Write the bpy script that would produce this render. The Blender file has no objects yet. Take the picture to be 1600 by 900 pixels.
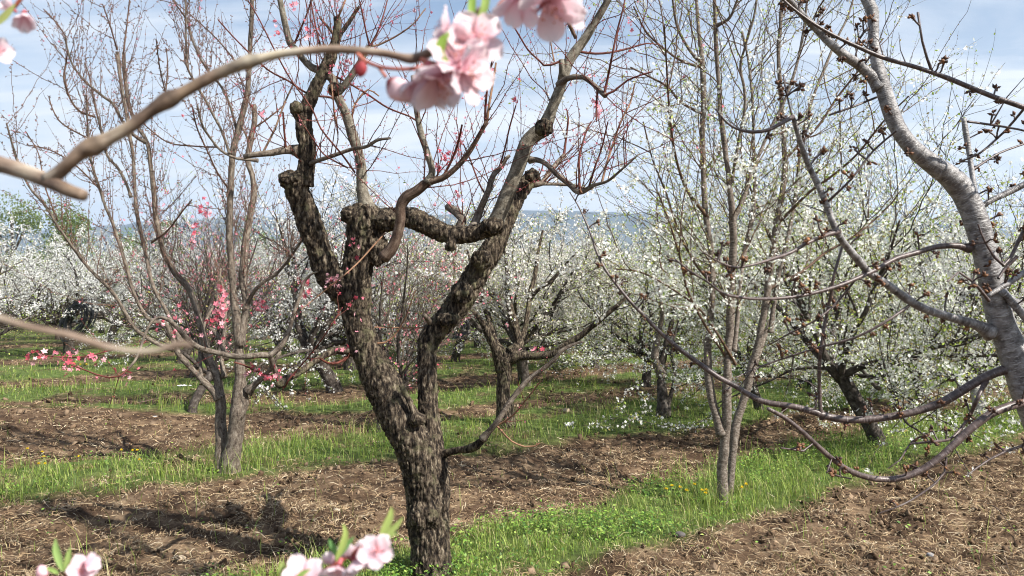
import bpy, math, random
import numpy as np
from mathutils import Vector, Matrix, Euler

rng = np.random.default_rng(11)
random.seed(11)
sc = bpy.context.scene
COL = sc.collection
R = math.radians

# ------------------------------------------------------------------ camera
F = 1209.0                      # focal length in photo pixels (1600 wide)
CAMZ = 1.6
PITCH = math.atan(8.0 / F)      # horizon at photo row 458
cam_d = bpy.data.cameras.new("camera")
cam = bpy.data.objects.new("camera", cam_d)
COL.objects.link(cam)
cam.location = (0, 0, CAMZ)
cam.rotation_euler = (R(90) + PITCH, 0, 0)
cam_d.sensor_width = 36.0
cam_d.lens = 36.0 * F / 1600.0
cam_d.clip_start = 0.02
cam_d.clip_end = 30000
cam_d.dof.use_dof = True
cam_d.dof.focus_distance = 5.2
cam_d.dof.aperture_fstop = 10.5
sc.camera = cam

# ------------------------------------------------------------------ light
SUN_EL, SUN_AZ = 43.0, 124.0     # azimuth clockwise from +Y (view direction): from behind, to the side
az, el = R(SUN_AZ), R(SUN_EL)
sun_dir = Vector((math.sin(az) * math.cos(el), math.cos(az) * math.cos(el), math.sin(el)))
sd = bpy.data.lights.new("sun", 'SUN')
sun = bpy.data.objects.new("sun", sd)
COL.objects.link(sun)
sd.energy = 5.0
sd.angle = R(0.53)
sd.color = (1.0, 0.955, 0.88)
sun.rotation_euler = sun_dir.to_track_quat('Z', 'Y').to_euler()

w = bpy.data.worlds.new("World")
sc.world = w
w.use_nodes = True
nt = w.node_tree
N, L = nt.nodes, nt.links
N.clear()
out = N.new('ShaderNodeOutputWorld')
bg = N.new('ShaderNodeBackground'); bg.inputs[1].default_value = 0.062
sky = N.new('ShaderNodeTexSky'); sky.sky_type = 'NISHITA'; sky.sun_disc = False
sky.sun_elevation = el; sky.sun_rotation = az
sky.altitude = 300; sky.air_density = 1.25; sky.dust_density = 1.0; sky.ozone_density = 3.0
tc = N.new('ShaderNodeTexCoord')
# thin high cloud, projected onto a plane overhead so that it stretches towards the horizon
sep = N.new('ShaderNodeSeparateXYZ'); L.new(tc.outputs['Generated'], sep.inputs[0])
zc = N.new('ShaderNodeMath'); zc.operation = 'MAXIMUM'; zc.inputs[1].default_value = 0.0; L.new(sep.outputs[2], zc.inputs[0])
za = N.new('ShaderNodeMath'); za.operation = 'ADD'; za.inputs[1].default_value = 0.10; L.new(zc.outputs[0], za.inputs[0])
dv = N.new('ShaderNodeVectorMath'); dv.operation = 'DIVIDE'; L.new(tc.outputs['Generated'], dv.inputs[0])
cb = N.new('ShaderNodeCombineXYZ'); L.new(za.outputs[0], cb.inputs[0]); L.new(za.outputs[0], cb.inputs[1]); L.new(za.outputs[0], cb.inputs[2])
L.new(cb.outputs[0], dv.inputs[1])
mp = N.new('ShaderNodeMapping'); mp.inputs['Scale'].default_value = (0.55, 1.5, 0.0); mp.inputs['Rotation'].default_value = (0, 0, R(-14))
mp.inputs['Location'].default_value = (1.3, 0.4, 0)
L.new(dv.outputs[0], mp.inputs[0])
n1 = N.new('ShaderNodeTexNoise'); n1.inputs['Scale'].default_value = 1.5; n1.inputs['Detail'].default_value = 8; n1.inputs['Roughness'].default_value = 0.56; n1.inputs['Distortion'].default_value = 0.5
L.new(mp.outputs[0], n1.inputs['Vector'])
cr = N.new('ShaderNodeValToRGB'); cr.color_ramp.elements[0].position = 0.42; cr.color_ramp.elements[0].color = (0, 0, 0, 1)
cr.color_ramp.elements[1].position = 0.62; cr.color_ramp.elements[1].color = (1, 1, 1, 1)
L.new(n1.outputs[0], cr.inputs[0])
hz = N.new('ShaderNodeMapRange'); hz.inputs[1].default_value = 0.0; hz.inputs[2].default_value = 0.37; hz.inputs[3].default_value = 1.0; hz.inputs[4].default_value = 0.0
L.new(sep.outputs[2], hz.inputs[0])
mx0 = N.new('ShaderNodeMath'); mx0.operation = 'MULTIPLY_ADD'; mx0.inputs[1].default_value = 0.62; L.new(cr.outputs[0], mx0.inputs[0]); L.new(hz.outputs[0], mx0.inputs[2])
mx0.use_clamp = True
mxc = N.new('ShaderNodeMix'); mxc.data_type = 'RGBA'
L.new(mx0.outputs[0], mxc.inputs['Factor']); L.new(sky.outputs[0], mxc.inputs['A'])
mxc.inputs['B'].default_value = (7.3, 7.6, 7.9, 1)
L.new(mxc.outputs['Result'], bg.inputs[0]); L.new(bg.outputs[0], out.inputs[0])

sc.view_settings.view_transform = 'Standard'
sc.view_settings.look = 'None'
sc.view_settings.exposure = 1.18
sc.view_settings.gamma = 1.0
sc.cycles.volume_bounces = 0
sc.cycles.max_bounces = 6
sc.cycles.diffuse_bounces = 3
sc.cycles.transmission_bounces = 3
sc.cycles.use_denoising = True
sc.cycles.filter_width = 1.05

# ------------------------------------------------------------------ noise (numpy)
def _hash(ix, iy, iz, seed):
    h = (ix.astype(np.int64) * 374761393 + iy.astype(np.int64) * 668265263 + iz.astype(np.int64) * 2147483647 + seed * 974711) & 0xFFFFFFFF
    h = ((h ^ (h >> 13)) * 1274126177) & 0xFFFFFFFF
    h = (h ^ (h >> 16)) & 0xFFFFFFFF
    return h.astype(np.float64) / 4294967295.0 * 2 - 1

def vnoise(x, y, z=0.0, seed=0):
    x = np.asarray(x, float); y = np.asarray(y, float); z = np.asarray(z, float) + np.zeros_like(x)
    x0, y0, z0 = np.floor(x), np.floor(y), np.floor(z)
    fx, fy, fz = x - x0, y - y0, z - z0
    fx, fy, fz = [f * f * (3 - 2 * f) for f in (fx, fy, fz)]
    r = 0
    for dx in (0, 1):
        for dy in (0, 1):
            for dz in (0, 1):
                wgt = (fx if dx else 1 - fx) * (fy if dy else 1 - fy) * (fz if dz else 1 - fz)
                r = r + wgt * _hash(x0 + dx, y0 + dy, z0 + dz, seed)
    return r

def fbm(x, y, z=0.0, octv=4, seed=0):
    r, a, f = 0, 1.0, 1.0
    for o in range(octv):
        r = r + a * vnoise(x * f, y * f, z * f if not np.isscalar(z) else z * f, seed + o)
        a *= 0.5; f *= 2.03
    return r / 1.9

# ------------------------------------------------------------------ mesh builder
def worley(x, y, z, seed=0):
    x0, y0, z0 = np.floor(x), np.floor(y), np.floor(z)
    f1 = np.full(x.shape, 9.0); f2 = np.full(x.shape, 9.0)
    for dx in (-1, 0, 1):
        for dy in (-1, 0, 1):
            for dz in (-1, 0, 1):
                a, b, c = x0 + dx, y0 + dy, z0 + dz
                d = np.sqrt((a + .5 + .45 * _hash(a, b, c, seed) - x) ** 2 + (b + .5 + .45 * _hash(a, b, c, seed + 1) - y) ** 2 + (c + .5 + .45 * _hash(a, b, c, seed + 2) - z) ** 2)
                m = d < f1; f2 = np.where(m, f1, np.minimum(f2, d)); f1 = np.where(m, d, f1)
    return f2 - f1

class MB:
    def __init__(s):
        s.v, s.t, s.c = [], [], []
        s.q, s.tr, s.n = [], [], 0
    def add(s, verts, quads=None, tris=None, tube=None, col=None):
        verts = np.asarray(verts, float).reshape(-1, 3)
        m = len(verts)
        s.v.append(verts)
        s.t.append(np.zeros((m, 3)) if tube is None else np.asarray(tube, float))
        if col is None: col = np.ones((m, 3))
        col = np.asarray(col, float)
        if col.ndim == 1: col = np.tile(col, (m, 1))
        s.c.append(col)
        if quads is not None and len(quads): s.q.append(np.asarray(quads, np.int64) + s.n)
        if tris is not None and len(tris): s.tr.append(np.asarray(tris, np.int64) + s.n)
        s.n += m
    def tube(s, P, rad, k=6, col=None, cap=True, v0=0.0):
        P = np.asarray(P, float); n = len(P)
        rad = np.broadcast_to(np.asarray(rad, float), (n,))
        T = np.gradient(P, axis=0)
        T /= np.linalg.norm(T, axis=1)[:, None] + 1e-12
        mt = np.abs(T).max(axis=0)
        ref = np.eye(3)[int(np.argmin(mt))]
        A = np.cross(T, ref); A /= np.linalg.norm(A, axis=1)[:, None] + 1e-9
        Bn = np.cross(T, A)
        an = np.arange(k) * 2 * np.pi / k
        ca, sa = np.cos(an), np.sin(an)
        V = P[:, None, :] + rad[:, None, None] * (ca[None, :, None] * A[:, None, :] + sa[None, :, None] * Bn[:, None, :])
        arc = np.concatenate([[0], np.cumsum(np.linalg.norm(np.diff(P, axis=0), axis=1))]) + v0
        TB = np.zeros((n, k, 3))
        TB[:, :, 0] = ca[None] * rad[:, None]; TB[:, :, 1] = sa[None] * rad[:, None]; TB[:, :, 2] = arc[:, None]
        i = np.arange(n - 1)[:, None] * k; j = np.arange(k)[None]; j2 = (j + 1) % k
        Q = np.stack([i + j, i + j2, i + k + j2, i + k + j], axis=-1).reshape(-1, 4)
        base = V.reshape(-1, 3); tb = TB.reshape(-1, 3)
        tr = None
        if cap:
            base = np.vstack([base, P[-1] + T[-1] * rad[-1] * 0.25, P[0]])
            tb = np.vstack([tb, [0, 0, arc[-1]], [0, 0, arc[0]]])
            a = np.arange(k); a2 = (a + 1) % k
            tr = np.vstack([np.stack([(n - 1) * k + a, (n - 1) * k + a2, np.full(k, n * k)], 1), np.stack([a2, a, np.full(k, n * k + 1)], 1)])
        s.add(base, Q, tr, tb, col)
    def scatter(s, TV, TF, P, M, scale, col=None, tcol=None):
        """many copies of a template (TV verts, TF tris) at P with rotations M (n,3,3)"""
        n = len(P)
        if n == 0: return
        scale = np.broadcast_to(np.asarray(scale, float), (n,))
        V = np.einsum('nij,mj->nmi', M, TV) * scale[:, None, None] + np.asarray(P)[:, None, :]
        m = len(TV)
        Fi = (np.asarray(TF)[None] + (np.arange(n) * m)[:, None, None]).reshape(-1, np.asarray(TF).shape[1])
        if col is None: col = np.ones((n, 3))
        C = np.repeat(np.asarray(col, float)[:, None, :], m, axis=1)
        if tcol is not None: C = C * np.asarray(tcol)[None]
        if np.asarray(TF).shape[1] == 4: s.add(V.reshape(-1, 3), quads=Fi, col=C.reshape(-1, 3))
        else: s.add(V.reshape(-1, 3), tris=Fi, col=C.reshape(-1, 3))
    def mesh(s, name, mat, org=(0, 0, 0), smooth=True):
        V = np.concatenate(s.v) - np.asarray(org, float)
        me = bpy.data.meshes.new(name)
        q = np.concatenate(s.q) if s.q else np.zeros((0, 4), np.int64)
        t = np.concatenate(s.tr) if s.tr else np.zeros((0, 3), np.int64)
        me.vertices.add(len(V)); me.vertices.foreach_set('co', V.astype(np.float32).ravel())
        me.loops.add(q.size + t.size)
        me.loops.foreach_set('vertex_index', np.concatenate([q.ravel(), t.ravel()]).astype(np.int32))
        me.polygons.add(len(q) + len(t))
        st = np.concatenate([np.arange(len(q)) * 4, q.size + np.arange(len(t)) * 3]).astype(np.int32)
        me.polygons.foreach_set('loop_start', st)
        me.update(calc_edges=True)
        if smooth: me.polygons.foreach_set('use_smooth', np.ones(len(q) + len(t), bool))
        a = me.attributes.new('tube', 'FLOAT_VECTOR', 'POINT'); a.data.foreach_set('vector', np.concatenate(s.t).astype(np.float32).ravel())
        c = np.concatenate(s.c); c4 = np.ones((len(c), 4), np.float32); c4[:, :3] = c
        b = me.color_attributes.new('col', 'FLOAT_COLOR', 'POINT'); b.data.foreach_set('color', c4.ravel())
        me.materials.append(mat)
        return me
    def build(s, name, mat, parent=None, org=None, smooth=True, kind=None):
        if not s.v: return None
        if org is None: org = tuple(parent_world(parent)) if parent else (0, 0, 0)
        o = bpy.data.objects.new(name, s.mesh(name, mat, org, smooth))
        COL.objects.link(o)
        if parent: o.parent = parent
        else: o.location = org
        if kind: o['kind'] = kind
        return o

def parent_world(p):
    v = Vector((0, 0, 0))
    while p is not None:
        v += p.location; p = p.parent
    return v

def thing(name, loc, label, cat, group=None):
    o = bpy.data.objects.new(name, None); COL.objects.link(o)
    o.location = loc; o.empty_display_size = 0.2
    o['label'] = label; o['category'] = cat
    if group: o['group'] = group
    return o

def tag(o, label, cat, group=None):
    o['label'] = label; o['category'] = cat
    if group: o['group'] = group
    return o

def rot_rand(n, g=rng):
    q = g.normal(size=(n, 4)); q /= np.linalg.norm(q, axis=1)[:, None]
    w_, x, y, z = q.T
    return np.stack([np.stack([1 - 2 * (y * y + z * z), 2 * (x * y - z * w_), 2 * (x * z + y * w_)], -1),
                     np.stack([2 * (x * y + z * w_), 1 - 2 * (x * x + z * z), 2 * (y * z - x * w_)], -1),
                     np.stack([2 * (x * z - y * w_), 2 * (y * z + x * w_), 1 - 2 * (x * x + y * y)], -1)], 1)

def rot_to(Z, g=rng):
    """rotations whose local z looks along Z, random spin"""
    Z = Z / (np.linalg.norm(Z, axis=1)[:, None] + 1e-9)
    r = g.normal(size=Z.shape); X = np.cross(Z, r); X /= np.linalg.norm(X, axis=1)[:, None] + 1e-9
    Y = np.cross(Z, X)
    return np.stack([X, Y, Z], axis=2)

def W(px, py, D):
    """world point that stands D metres ahead on the ray of a photo pixel"""
    x = (px - 800) / F; u = (450 - py) / F
    y = math.cos(PITCH) - u * math.sin(PITCH); z = math.sin(PITCH) + u * math.cos(PITCH)
    k = D / y
    return np.array([x * k, D, CAMZ + z * k])

def G(px, py):
    D = CAMZ * F / (py - 458.0)
    return np.array([(px - 800) / F * D, D])

# ------------------------------------------------------------------ materials
def newmat(name):
    m = bpy.data.materials.new(name); m.use_nodes = True
    nt = m.node_tree; nt.nodes.clear()
    o = nt.nodes.new('ShaderNodeOutputMaterial')
    p = nt.nodes.new('ShaderNodeBsdfPrincipled')
    nt.links.new(p.outputs[0], o.inputs[0])
    return m, nt.nodes, nt.links, p, o

def ramp(N, stops):
    r = N.new('ShaderNodeValToRGB'); e = r.color_ramp.elements
    while len(e) < len(stops): e.new(0.5)
    for k, (p, c) in enumerate(stops):
        e[k].position = p; e[k].color = (c[0], c[1], c[2], 1) if hasattr(c, '__len__') else (c, c, c, 1)
    return r

def bark(name, cols, scale=14, stretch=0.3, vec='tube', bump=0.5, dist=0.012, rough=0.9, spec=0.2, lichen=None, lent=None, moss=None):
    m, N, L, p, o = newmat(name)
    if vec == 'tube':
        a = N.new('ShaderNodeAttribute'); a.attribute_name = 'tube'; src = a.outputs['Vector']
    else:
        a = N.new('ShaderNodeTexCoord'); src = a.outputs['Object']
    mp = N.new('ShaderNodeMapping'); mp.inputs['Scale'].default_value = (1, 1, stretch); L.new(src, mp.inputs[0])
    n = N.new('ShaderNodeTexNoise'); n.inputs['Scale'].default_value = scale; n.inputs['Detail'].default_value = 9; n.inputs['Roughness'].default_value = 0.65
    L.new(mp.outputs[0], n.inputs['Vector'])
    n2 = N.new('ShaderNodeTexNoise'); n2.inputs['Scale'].default_value = scale * 4.3; n2.inputs['Detail'].default_value = 5
    L.new(mp.outputs[0], n2.inputs['Vector'])
    cr = ramp(N, cols); L.new(n.outputs[0], cr.inputs[0]); colout = cr.outputs[0]
    if lichen:
        tc = N.new('ShaderNodeTexCoord')
        n3 = N.new('ShaderNodeTexNoise'); n3.inputs['Scale'].default_value = 9; n3.inputs['Detail'].default_value = 8; n3.inputs['Roughness'].default_value = 0.7
        L.new(tc.outputs['Object'], n3.inputs['Vector'])
        r3 = ramp(N, [(0.54, 0.0), (0.66, 1.0)]); L.new(n3.outputs[0], r3.inputs[0])
        mm = N.new('ShaderNodeMix'); mm.data_type = 'RGBA'; L.new(r3.outputs[0], mm.inputs['Factor'])
        L.new(colout, mm.inputs['A']); mm.inputs['B'].default_value = (*lichen, 1); colout = mm.outputs['Result']
    h = n.outputs[0]
    if lent:
        mp2 = N.new('ShaderNodeMapping'); mp2.inputs['Scale'].default_value = (45, 45, 230); L.new(src, mp2.inputs[0])
        n4 = N.new('ShaderNodeTexNoise'); n4.inputs['Scale'].default_value = 1.0; n4.inputs['Detail'].default_value = 4; n4.inputs['Roughness'].default_value = 0.6
        L.new(mp2.outputs[0], n4.inputs['Vector'])
        r4 = ramp(N, [(0.56, 0.0), (0.66, 1.0)]); L.new(n4.outputs[0], r4.inputs[0])
        mm = N.new('ShaderNodeMix'); mm.data_type = 'RGBA'; L.new(r4.outputs[0], mm.inputs['Factor'])
        L.new(colout, mm.inputs['A']); mm.inputs['B'].default_value = (*lent, 1); colout = mm.outputs['Result']
        ad = N.new('ShaderNodeMath'); ad.operation = 'ADD'; L.new(h, ad.inputs[0]); L.new(n4.outputs[0], ad.inputs[1]); h = ad.outputs[0]
    at = N.new('ShaderNodeAttribute'); at.attribute_name = 'col'
    mu = N.new('ShaderNodeMix'); mu.data_type = 'RGBA'; mu.blend_type = 'MULTIPLY'; mu.inputs['Factor'].default_value = 1
    L.new(colout, mu.inputs['A']); L.new(at.outputs['Color'], mu.inputs['B'])
    L.new(mu.outputs['Result'], p.inputs['Base Color'])
    ad = N.new('ShaderNodeMath'); ad.operation = 'MULTIPLY_ADD'; ad.inputs[1].default_value = 0.35
    L.new(n2.outputs[0], ad.inputs[0]); L.new(h, ad.inputs[2])
    b = N.new('ShaderNodeBump'); b.inputs['Strength'].default_value = bump; b.inputs['Distance'].default_value = dist
    L.new(ad.outputs[0], b.inputs['Height']); L.new(b.outputs[0], p.inputs['Normal'])
    p.inputs['Roughness'].default_value = rough
    p.inputs['Specular IOR Level'].default_value = spec
    return m

def leafmat(name, tint=(1, 1, 1), trans=0.35, rough=0.5, spec=0.3, attr=True, var=None):
    m, N, L, p, o = newmat(name)
    at = N.new('ShaderNodeAttribute'); at.attribute_name = 'col'
    mu = N.new('ShaderNodeMix'); mu.data_type = 'RGBA'; mu.blend_type = 'MULTIPLY'; mu.inputs['Factor'].default_value = 1
    L.new(at.outputs['Color'], mu.inputs['A']); mu.inputs['B'].default_value = (*tint, 1)
    c = mu.outputs['Result']
    if var:
        tc = N.new('ShaderNodeTexCoord'); nn = N.new('ShaderNodeTexNoise'); nn.inputs['Scale'].default_value = var[0]; nn.inputs['Detail'].default_value = 4
        L.new(tc.outputs['Object'], nn.inputs['Vector'])
        rr = ramp(N, [(0.3, var[1]), (0.7, 1.0)]); L.new(nn.outputs[0], rr.inputs[0])
        m2 = N.new('ShaderNodeMix'); m2.data_type = 'RGBA'; m2.blend_type = 'MULTIPLY'; m2.inputs['Factor'].default_value = 1
        L.new(c, m2.inputs['A']); L.new(rr.outputs[0], m2.inputs['B']); c = m2.outputs['Result']
    L.new(c, p.inputs['Base Color'])
    p.inputs['Roughness'].default_value = rough; p.inputs['Specular IOR Level'].default_value = spec
    tr = N.new('ShaderNodeBsdfTranslucent'); L.new(c, tr.inputs[0])
    ms = N.new('ShaderNodeMixShader'); ms.inputs[0].default_value = trans
    L.new(p.outputs[0], ms.inputs[1]); L.new(tr.outputs[0], ms.inputs[2]); L.new(ms.outputs[0], o.inputs[0])
    return m

M = {}
M['old_bark'] = bark('old peach bark', [(0.40, (0.008, 0.006, 0.005)), (0.49, (0.042, 0.031, 0.022)), (0.57, (0.115, 0.089, 0.062)), (0.68, (0.27, 0.225, 0.165))],
                     scale=58, stretch=0.30, vec='object', bump=1.0, dist=0.016, lichen=(0.13, 0.118, 0.068))
M['grey_bark'] = bark('grey peach bark', [(0.34, (0.035, 0.026, 0.021)), (0.5, (0.125, 0.098, 0.076)), (0.68, (0.26, 0.225, 0.18))], scale=52, stretch=0.4, bump=0.8, dist=0.006, lent=(0.22, 0.19, 0.155))
M['smooth_bark'] = bark('smooth grey peach limb bark', [(0.32, (0.045, 0.038, 0.030)), (0.48, (0.155, 0.135, 0.105)), (0.66, (0.30, 0.275, 0.22))], scale=44, stretch=.55, bump=.6, dist=.006, lent=(.10, .085, .065))
M['brown_bark'] = bark('brown peach limb bark', [(0.32, (0.028, 0.018, 0.014)), (0.5, (0.11, 0.072, 0.052)), (0.68, (0.22, 0.165, 0.125))], scale=44, stretch=.4, bump=.6, dist=.005, lent=(.07, .045, .035))
M['twig_bark'] = bark('young peach twig bark', [(0.35, (0.060, 0.040, 0.029)), (0.65, (0.165, 0.118, 0.086))], scale=60, stretch=0.4, bump=0.3, dist=0.002, rough=0.6)
M['cherry_bark'] = bark('silver cherry bark', [(0.33, (0.040, 0.033, 0.031)), (0.47, (0.145, 0.131, 0.126)), (0.63, (0.29, 0.277, 0.272))], scale=34, stretch=1.3, bump=0.8, dist=0.005, rough=0.36, spec=0.6, lent=(0.37, 0.355, 0.345))
M['cherry_twig'] = bark('purple brown cherry twig bark', [(0.35, (0.034, 0.022, 0.020)), (0.65, (0.115, 0.082, 0.073))], scale=50, stretch=1.2, bump=0.4, dist=0.002, rough=0.42, spec=0.5, lent=(0.20, 0.16, 0.15))
M['stem_bark'] = bark('slim cherry stem bark', [(0.34, (0.045, 0.035, 0.028)), (0.52, (0.135, 0.108, 0.086)), (0.70, (0.28, 0.245, 0.21))], scale=44, stretch=1.5, bump=0.7, dist=0.004, lent=(0.30, 0.27, 0.23))
M['far_bark'] = bark('orchard cherry bark', [(0.34, (0.018, 0.014, 0.012)), (0.52, (0.065, 0.053, 0.045)), (0.72, (0.17, 0.15, 0.13))], scale=22, stretch=0.8, bump=0.8, dist=0.014)
M['white_paint'] = bark('pale worn limewashed bark', [(0.35, (0.20, 0.185, 0.165)), (0.6, (0.40, 0.385, 0.36))], scale=18, stretch=0.6, bump=0.4, dist=0.006)
M['blossom'] = leafmat('white blossom', trans=0.35, rough=0.6, spec=0.2)
M['pink'] = leafmat('pink peach blossom', trans=0.30, rough=0.6, spec=0.2)
M['leaf'] = leafmat('young leaf', trans=0.4, rough=0.45, spec=0.3)
M['grass'] = leafmat('grass blade', trans=0.35, rough=0.5, spec=0.3)
M['straw'] = leafmat('dry straw', trans=0.1, rough=0.7, spec=0.2)
M['bud'] = leafmat('bud scale', trans=0.0, rough=0.6, spec=0.3)
M['petal'] = leafmat('petal', trans=0.38, rough=0.55, spec=0.25, var=(260, 0.9))

# ------------------------------------------------------------------ ground
DIRX, DIRY = 0.79, 0.613          # orchard rows run this way
def gv(x, y): return -DIRY * x + DIRX * y
def gs(x, y): return DIRX * x + DIRY * y
def sst(a, b, t):
    u = np.clip((t - a) / (b - a), 0, 1); return u * u * (3 - 2 * u)

def gmask(x, y):
    """how grassy the ground is, 0 tilled straw-littered soil, 1 grass"""
    x = np.asarray(x, float); y = np.asarray(y, float)
    v, s = gv(x, y), gs(x, y)
    v = v + 0.30 * fbm(x * 1.1, y * 1.1, 0, 4, 3) + 0.13 * fbm(x * 5, y * 5, 0, 3, 9)
    def band(a, b, e=0.16): return sst(a - e, a + e, v) * (1 - sst(b - e, b + e, v))
    m = band(3.34, 4.28 + 0.05 * np.clip(s - 4, -2, 6))
    m = np.maximum(m, band(6.30 - 0.17 * (s - 5).clip(-6, 3), 8.15))
    m = np.maximum(m, band(9.0 + 0.95 * np.clip(5 - s, 0, 4.0), 10.7 + 0.6 * np.clip(5 - s, 0, 6)))
    m = np.maximum(m, band(12.3 + .4 * np.clip(5 - s, 0, 4), 15.4))
    m = np.maximum(m, band(16.9, 21.0)); m = np.maximum(m, band(22.4, 27)); m = np.maximum(m, sst(28, 30, v) * 0.85)
    m = np.maximum(m, band(-4.5, -2.8)); m = np.maximum(m, band(-9.5, -7.8))
    patch = sst(0.18, 0.5, fbm(x * .9 + 7, y * .9, 0, 3, 21))
    patch2 = sst(0.0, .42, fbm(x * 2.3 + 3, y * 2.3, 0, 4, 27))
    m = m * (1 - 0.45 * patch * sst(5.5, 9, v)) * (1 - .75 * patch2 * sst(5.5, 8, v))
    return m

def gh(x, y):
    x = np.asarray(x, float); y = np.asarray(y, float)
    m = gmask(x, y)
    r = np.hypot(x, y)
    near = 1 / (1 + (r / 30) ** 2)
    h = 0.05 * fbm(x * .5, y * .5, 0, 3, 1) * near
    rough = 0.078 * fbm(x * 3.2, y * 3.2, 0, 4, 5) + 0.034 * np.abs(fbm(x * 11, y * 11, 0, 3, 6))
    h = h + (rough * (1 - 0.75 * m)) * near + 0.035 * m * near
    return h - 0.02

def warp(n, lo, hi, fine, centre):
    """grid coordinates, dense near centre, stretching out geometrically"""
    k = np.linspace(-1, 1, n)
    a = np.sinh(k * 8.3) / math.sinh(8.3)
    c = centre + np.where(a < 0, -a * (lo - centre) , a * (hi - centre))
    return c

def build_ground():
    def axis(step, c0, c1, hi_neg, hi_pos, g=1.045):
        xs = list(np.arange(c0, c1, step)); s = step
        x = xs[-1]
        while x < hi_pos: s *= g; x += s; xs.append(min(x, hi_pos))
        s = step; x = xs[0]; neg = []
        while x > hi_neg: s *= g; x -= s; neg.append(max(x, hi_neg))
        return np.array(neg[::-1] + xs)
    X = axis(0.035, -5.2, 5.2, -9500, 9500, 1.05); Y = axis(0.030, 3.2, 9.5, -1500, 9500, 1.035)
    XX, YY = np.meshgrid(X, Y)
    Z = gh(XX.ravel(), YY.ravel())
    V = np.stack([XX.ravel(), YY.ravel(), Z], 1)
    nx, ny = len(X), len(Y)
    i = np.arange(ny - 1)[:, None] * nx; j = np.arange(nx - 1)[None]
    Q = np.stack([i + j, i + j + 1, i + nx + j + 1, i + nx + j], -1).reshape(-1, 4)
    m = gmask(V[:, 0], V[:, 1])
    mb = MB(); mb.add(V, Q, None, None, np.stack([m, m, m], 1))
    print('ground quads', len(Q))
    mt, N, L, p, o = newmat('tilled soil and turf')
    tc = N.new('ShaderNodeTexCoord')
    at = N.new('ShaderNodeAttribute'); at.attribute_name = 'col'
    n = N.new('ShaderNodeTexNoise'); n.inputs['Scale'].default_value = 3.0; n.inputs['Detail'].default_value = 12; n.inputs['Roughness'].default_value = 0.7
    L.new(tc.outputs['Object'], n.inputs['Vector'])
    soil = ramp(N, [(0.35, (0.036, 0.021, 0.013)), (0.48, (0.090, 0.056, 0.034)), (0.59, (0.175, 0.118, 0.073)), (0.72, (0.28, 0.205, 0.13))]); L.new(n.outputs[0], soil.inputs[0])
    n2 = N.new('ShaderNodeTexNoise'); n2.inputs['Scale'].default_value = 9.0; n2.inputs['Detail'].default_value = 10; n2.inputs['Roughness'].default_value = 0.7
    L.new(tc.outputs['Object'], n2.inputs['Vector'])
    turf = ramp(N, [(0.35, (0.045, 0.060, 0.018)), (0.5, (0.085, 0.125, 0.030)), (0.65, (0.16, 0.20, 0.06)), (0.8, (0.22, 0.20, 0.10))]); L.new(n2.outputs[0], turf.inputs[0])
    mm = N.new('ShaderNodeMix'); mm.data_type = 'RGBA'; L.new(at.outputs['Fac'], mm.inputs['Factor'])
    L.new(soil.outputs[0], mm.inputs['A']); L.new(turf.outputs[0], mm.inputs['B'])
    L.new(mm.outputs['Result'], p.inputs['Base Color']); p.inputs['Roughness'].default_value = 0.95; p.inputs['Specular IOR Level'].default_value = 0.15
    n3 = N.new('ShaderNodeTexNoise'); n3.inputs['Scale'].default_value = 22; n3.inputs['Detail'].default_value = 10; n3.inputs['Roughness'].default_value = 0.75
    L.new(tc.outputs['Object'], n3.inputs['Vector'])
    b = N.new('ShaderNodeBump'); b.inputs['Strength'].default_value = 0.8; b.inputs['Distance'].default_value = 0.04
    L.new(n3.outputs[0], b.inputs['Height']); L.new(b.outputs[0], p.inputs['Normal'])
    mb.build('orchard_ground', mt, kind='structure')
build_ground()

def ground_samples(n, pymin=478, pymax=1150, pxa=-350, pxb=1950, power=1.0):
    px = rng.uniform(pxa, pxb, n)
    py = pymin + (pymax - pymin) * rng.uniform(0, 1, n) ** power
    D = CAMZ * F / (py - 458.0)
    return (px - 800) / F * D, D

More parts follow.
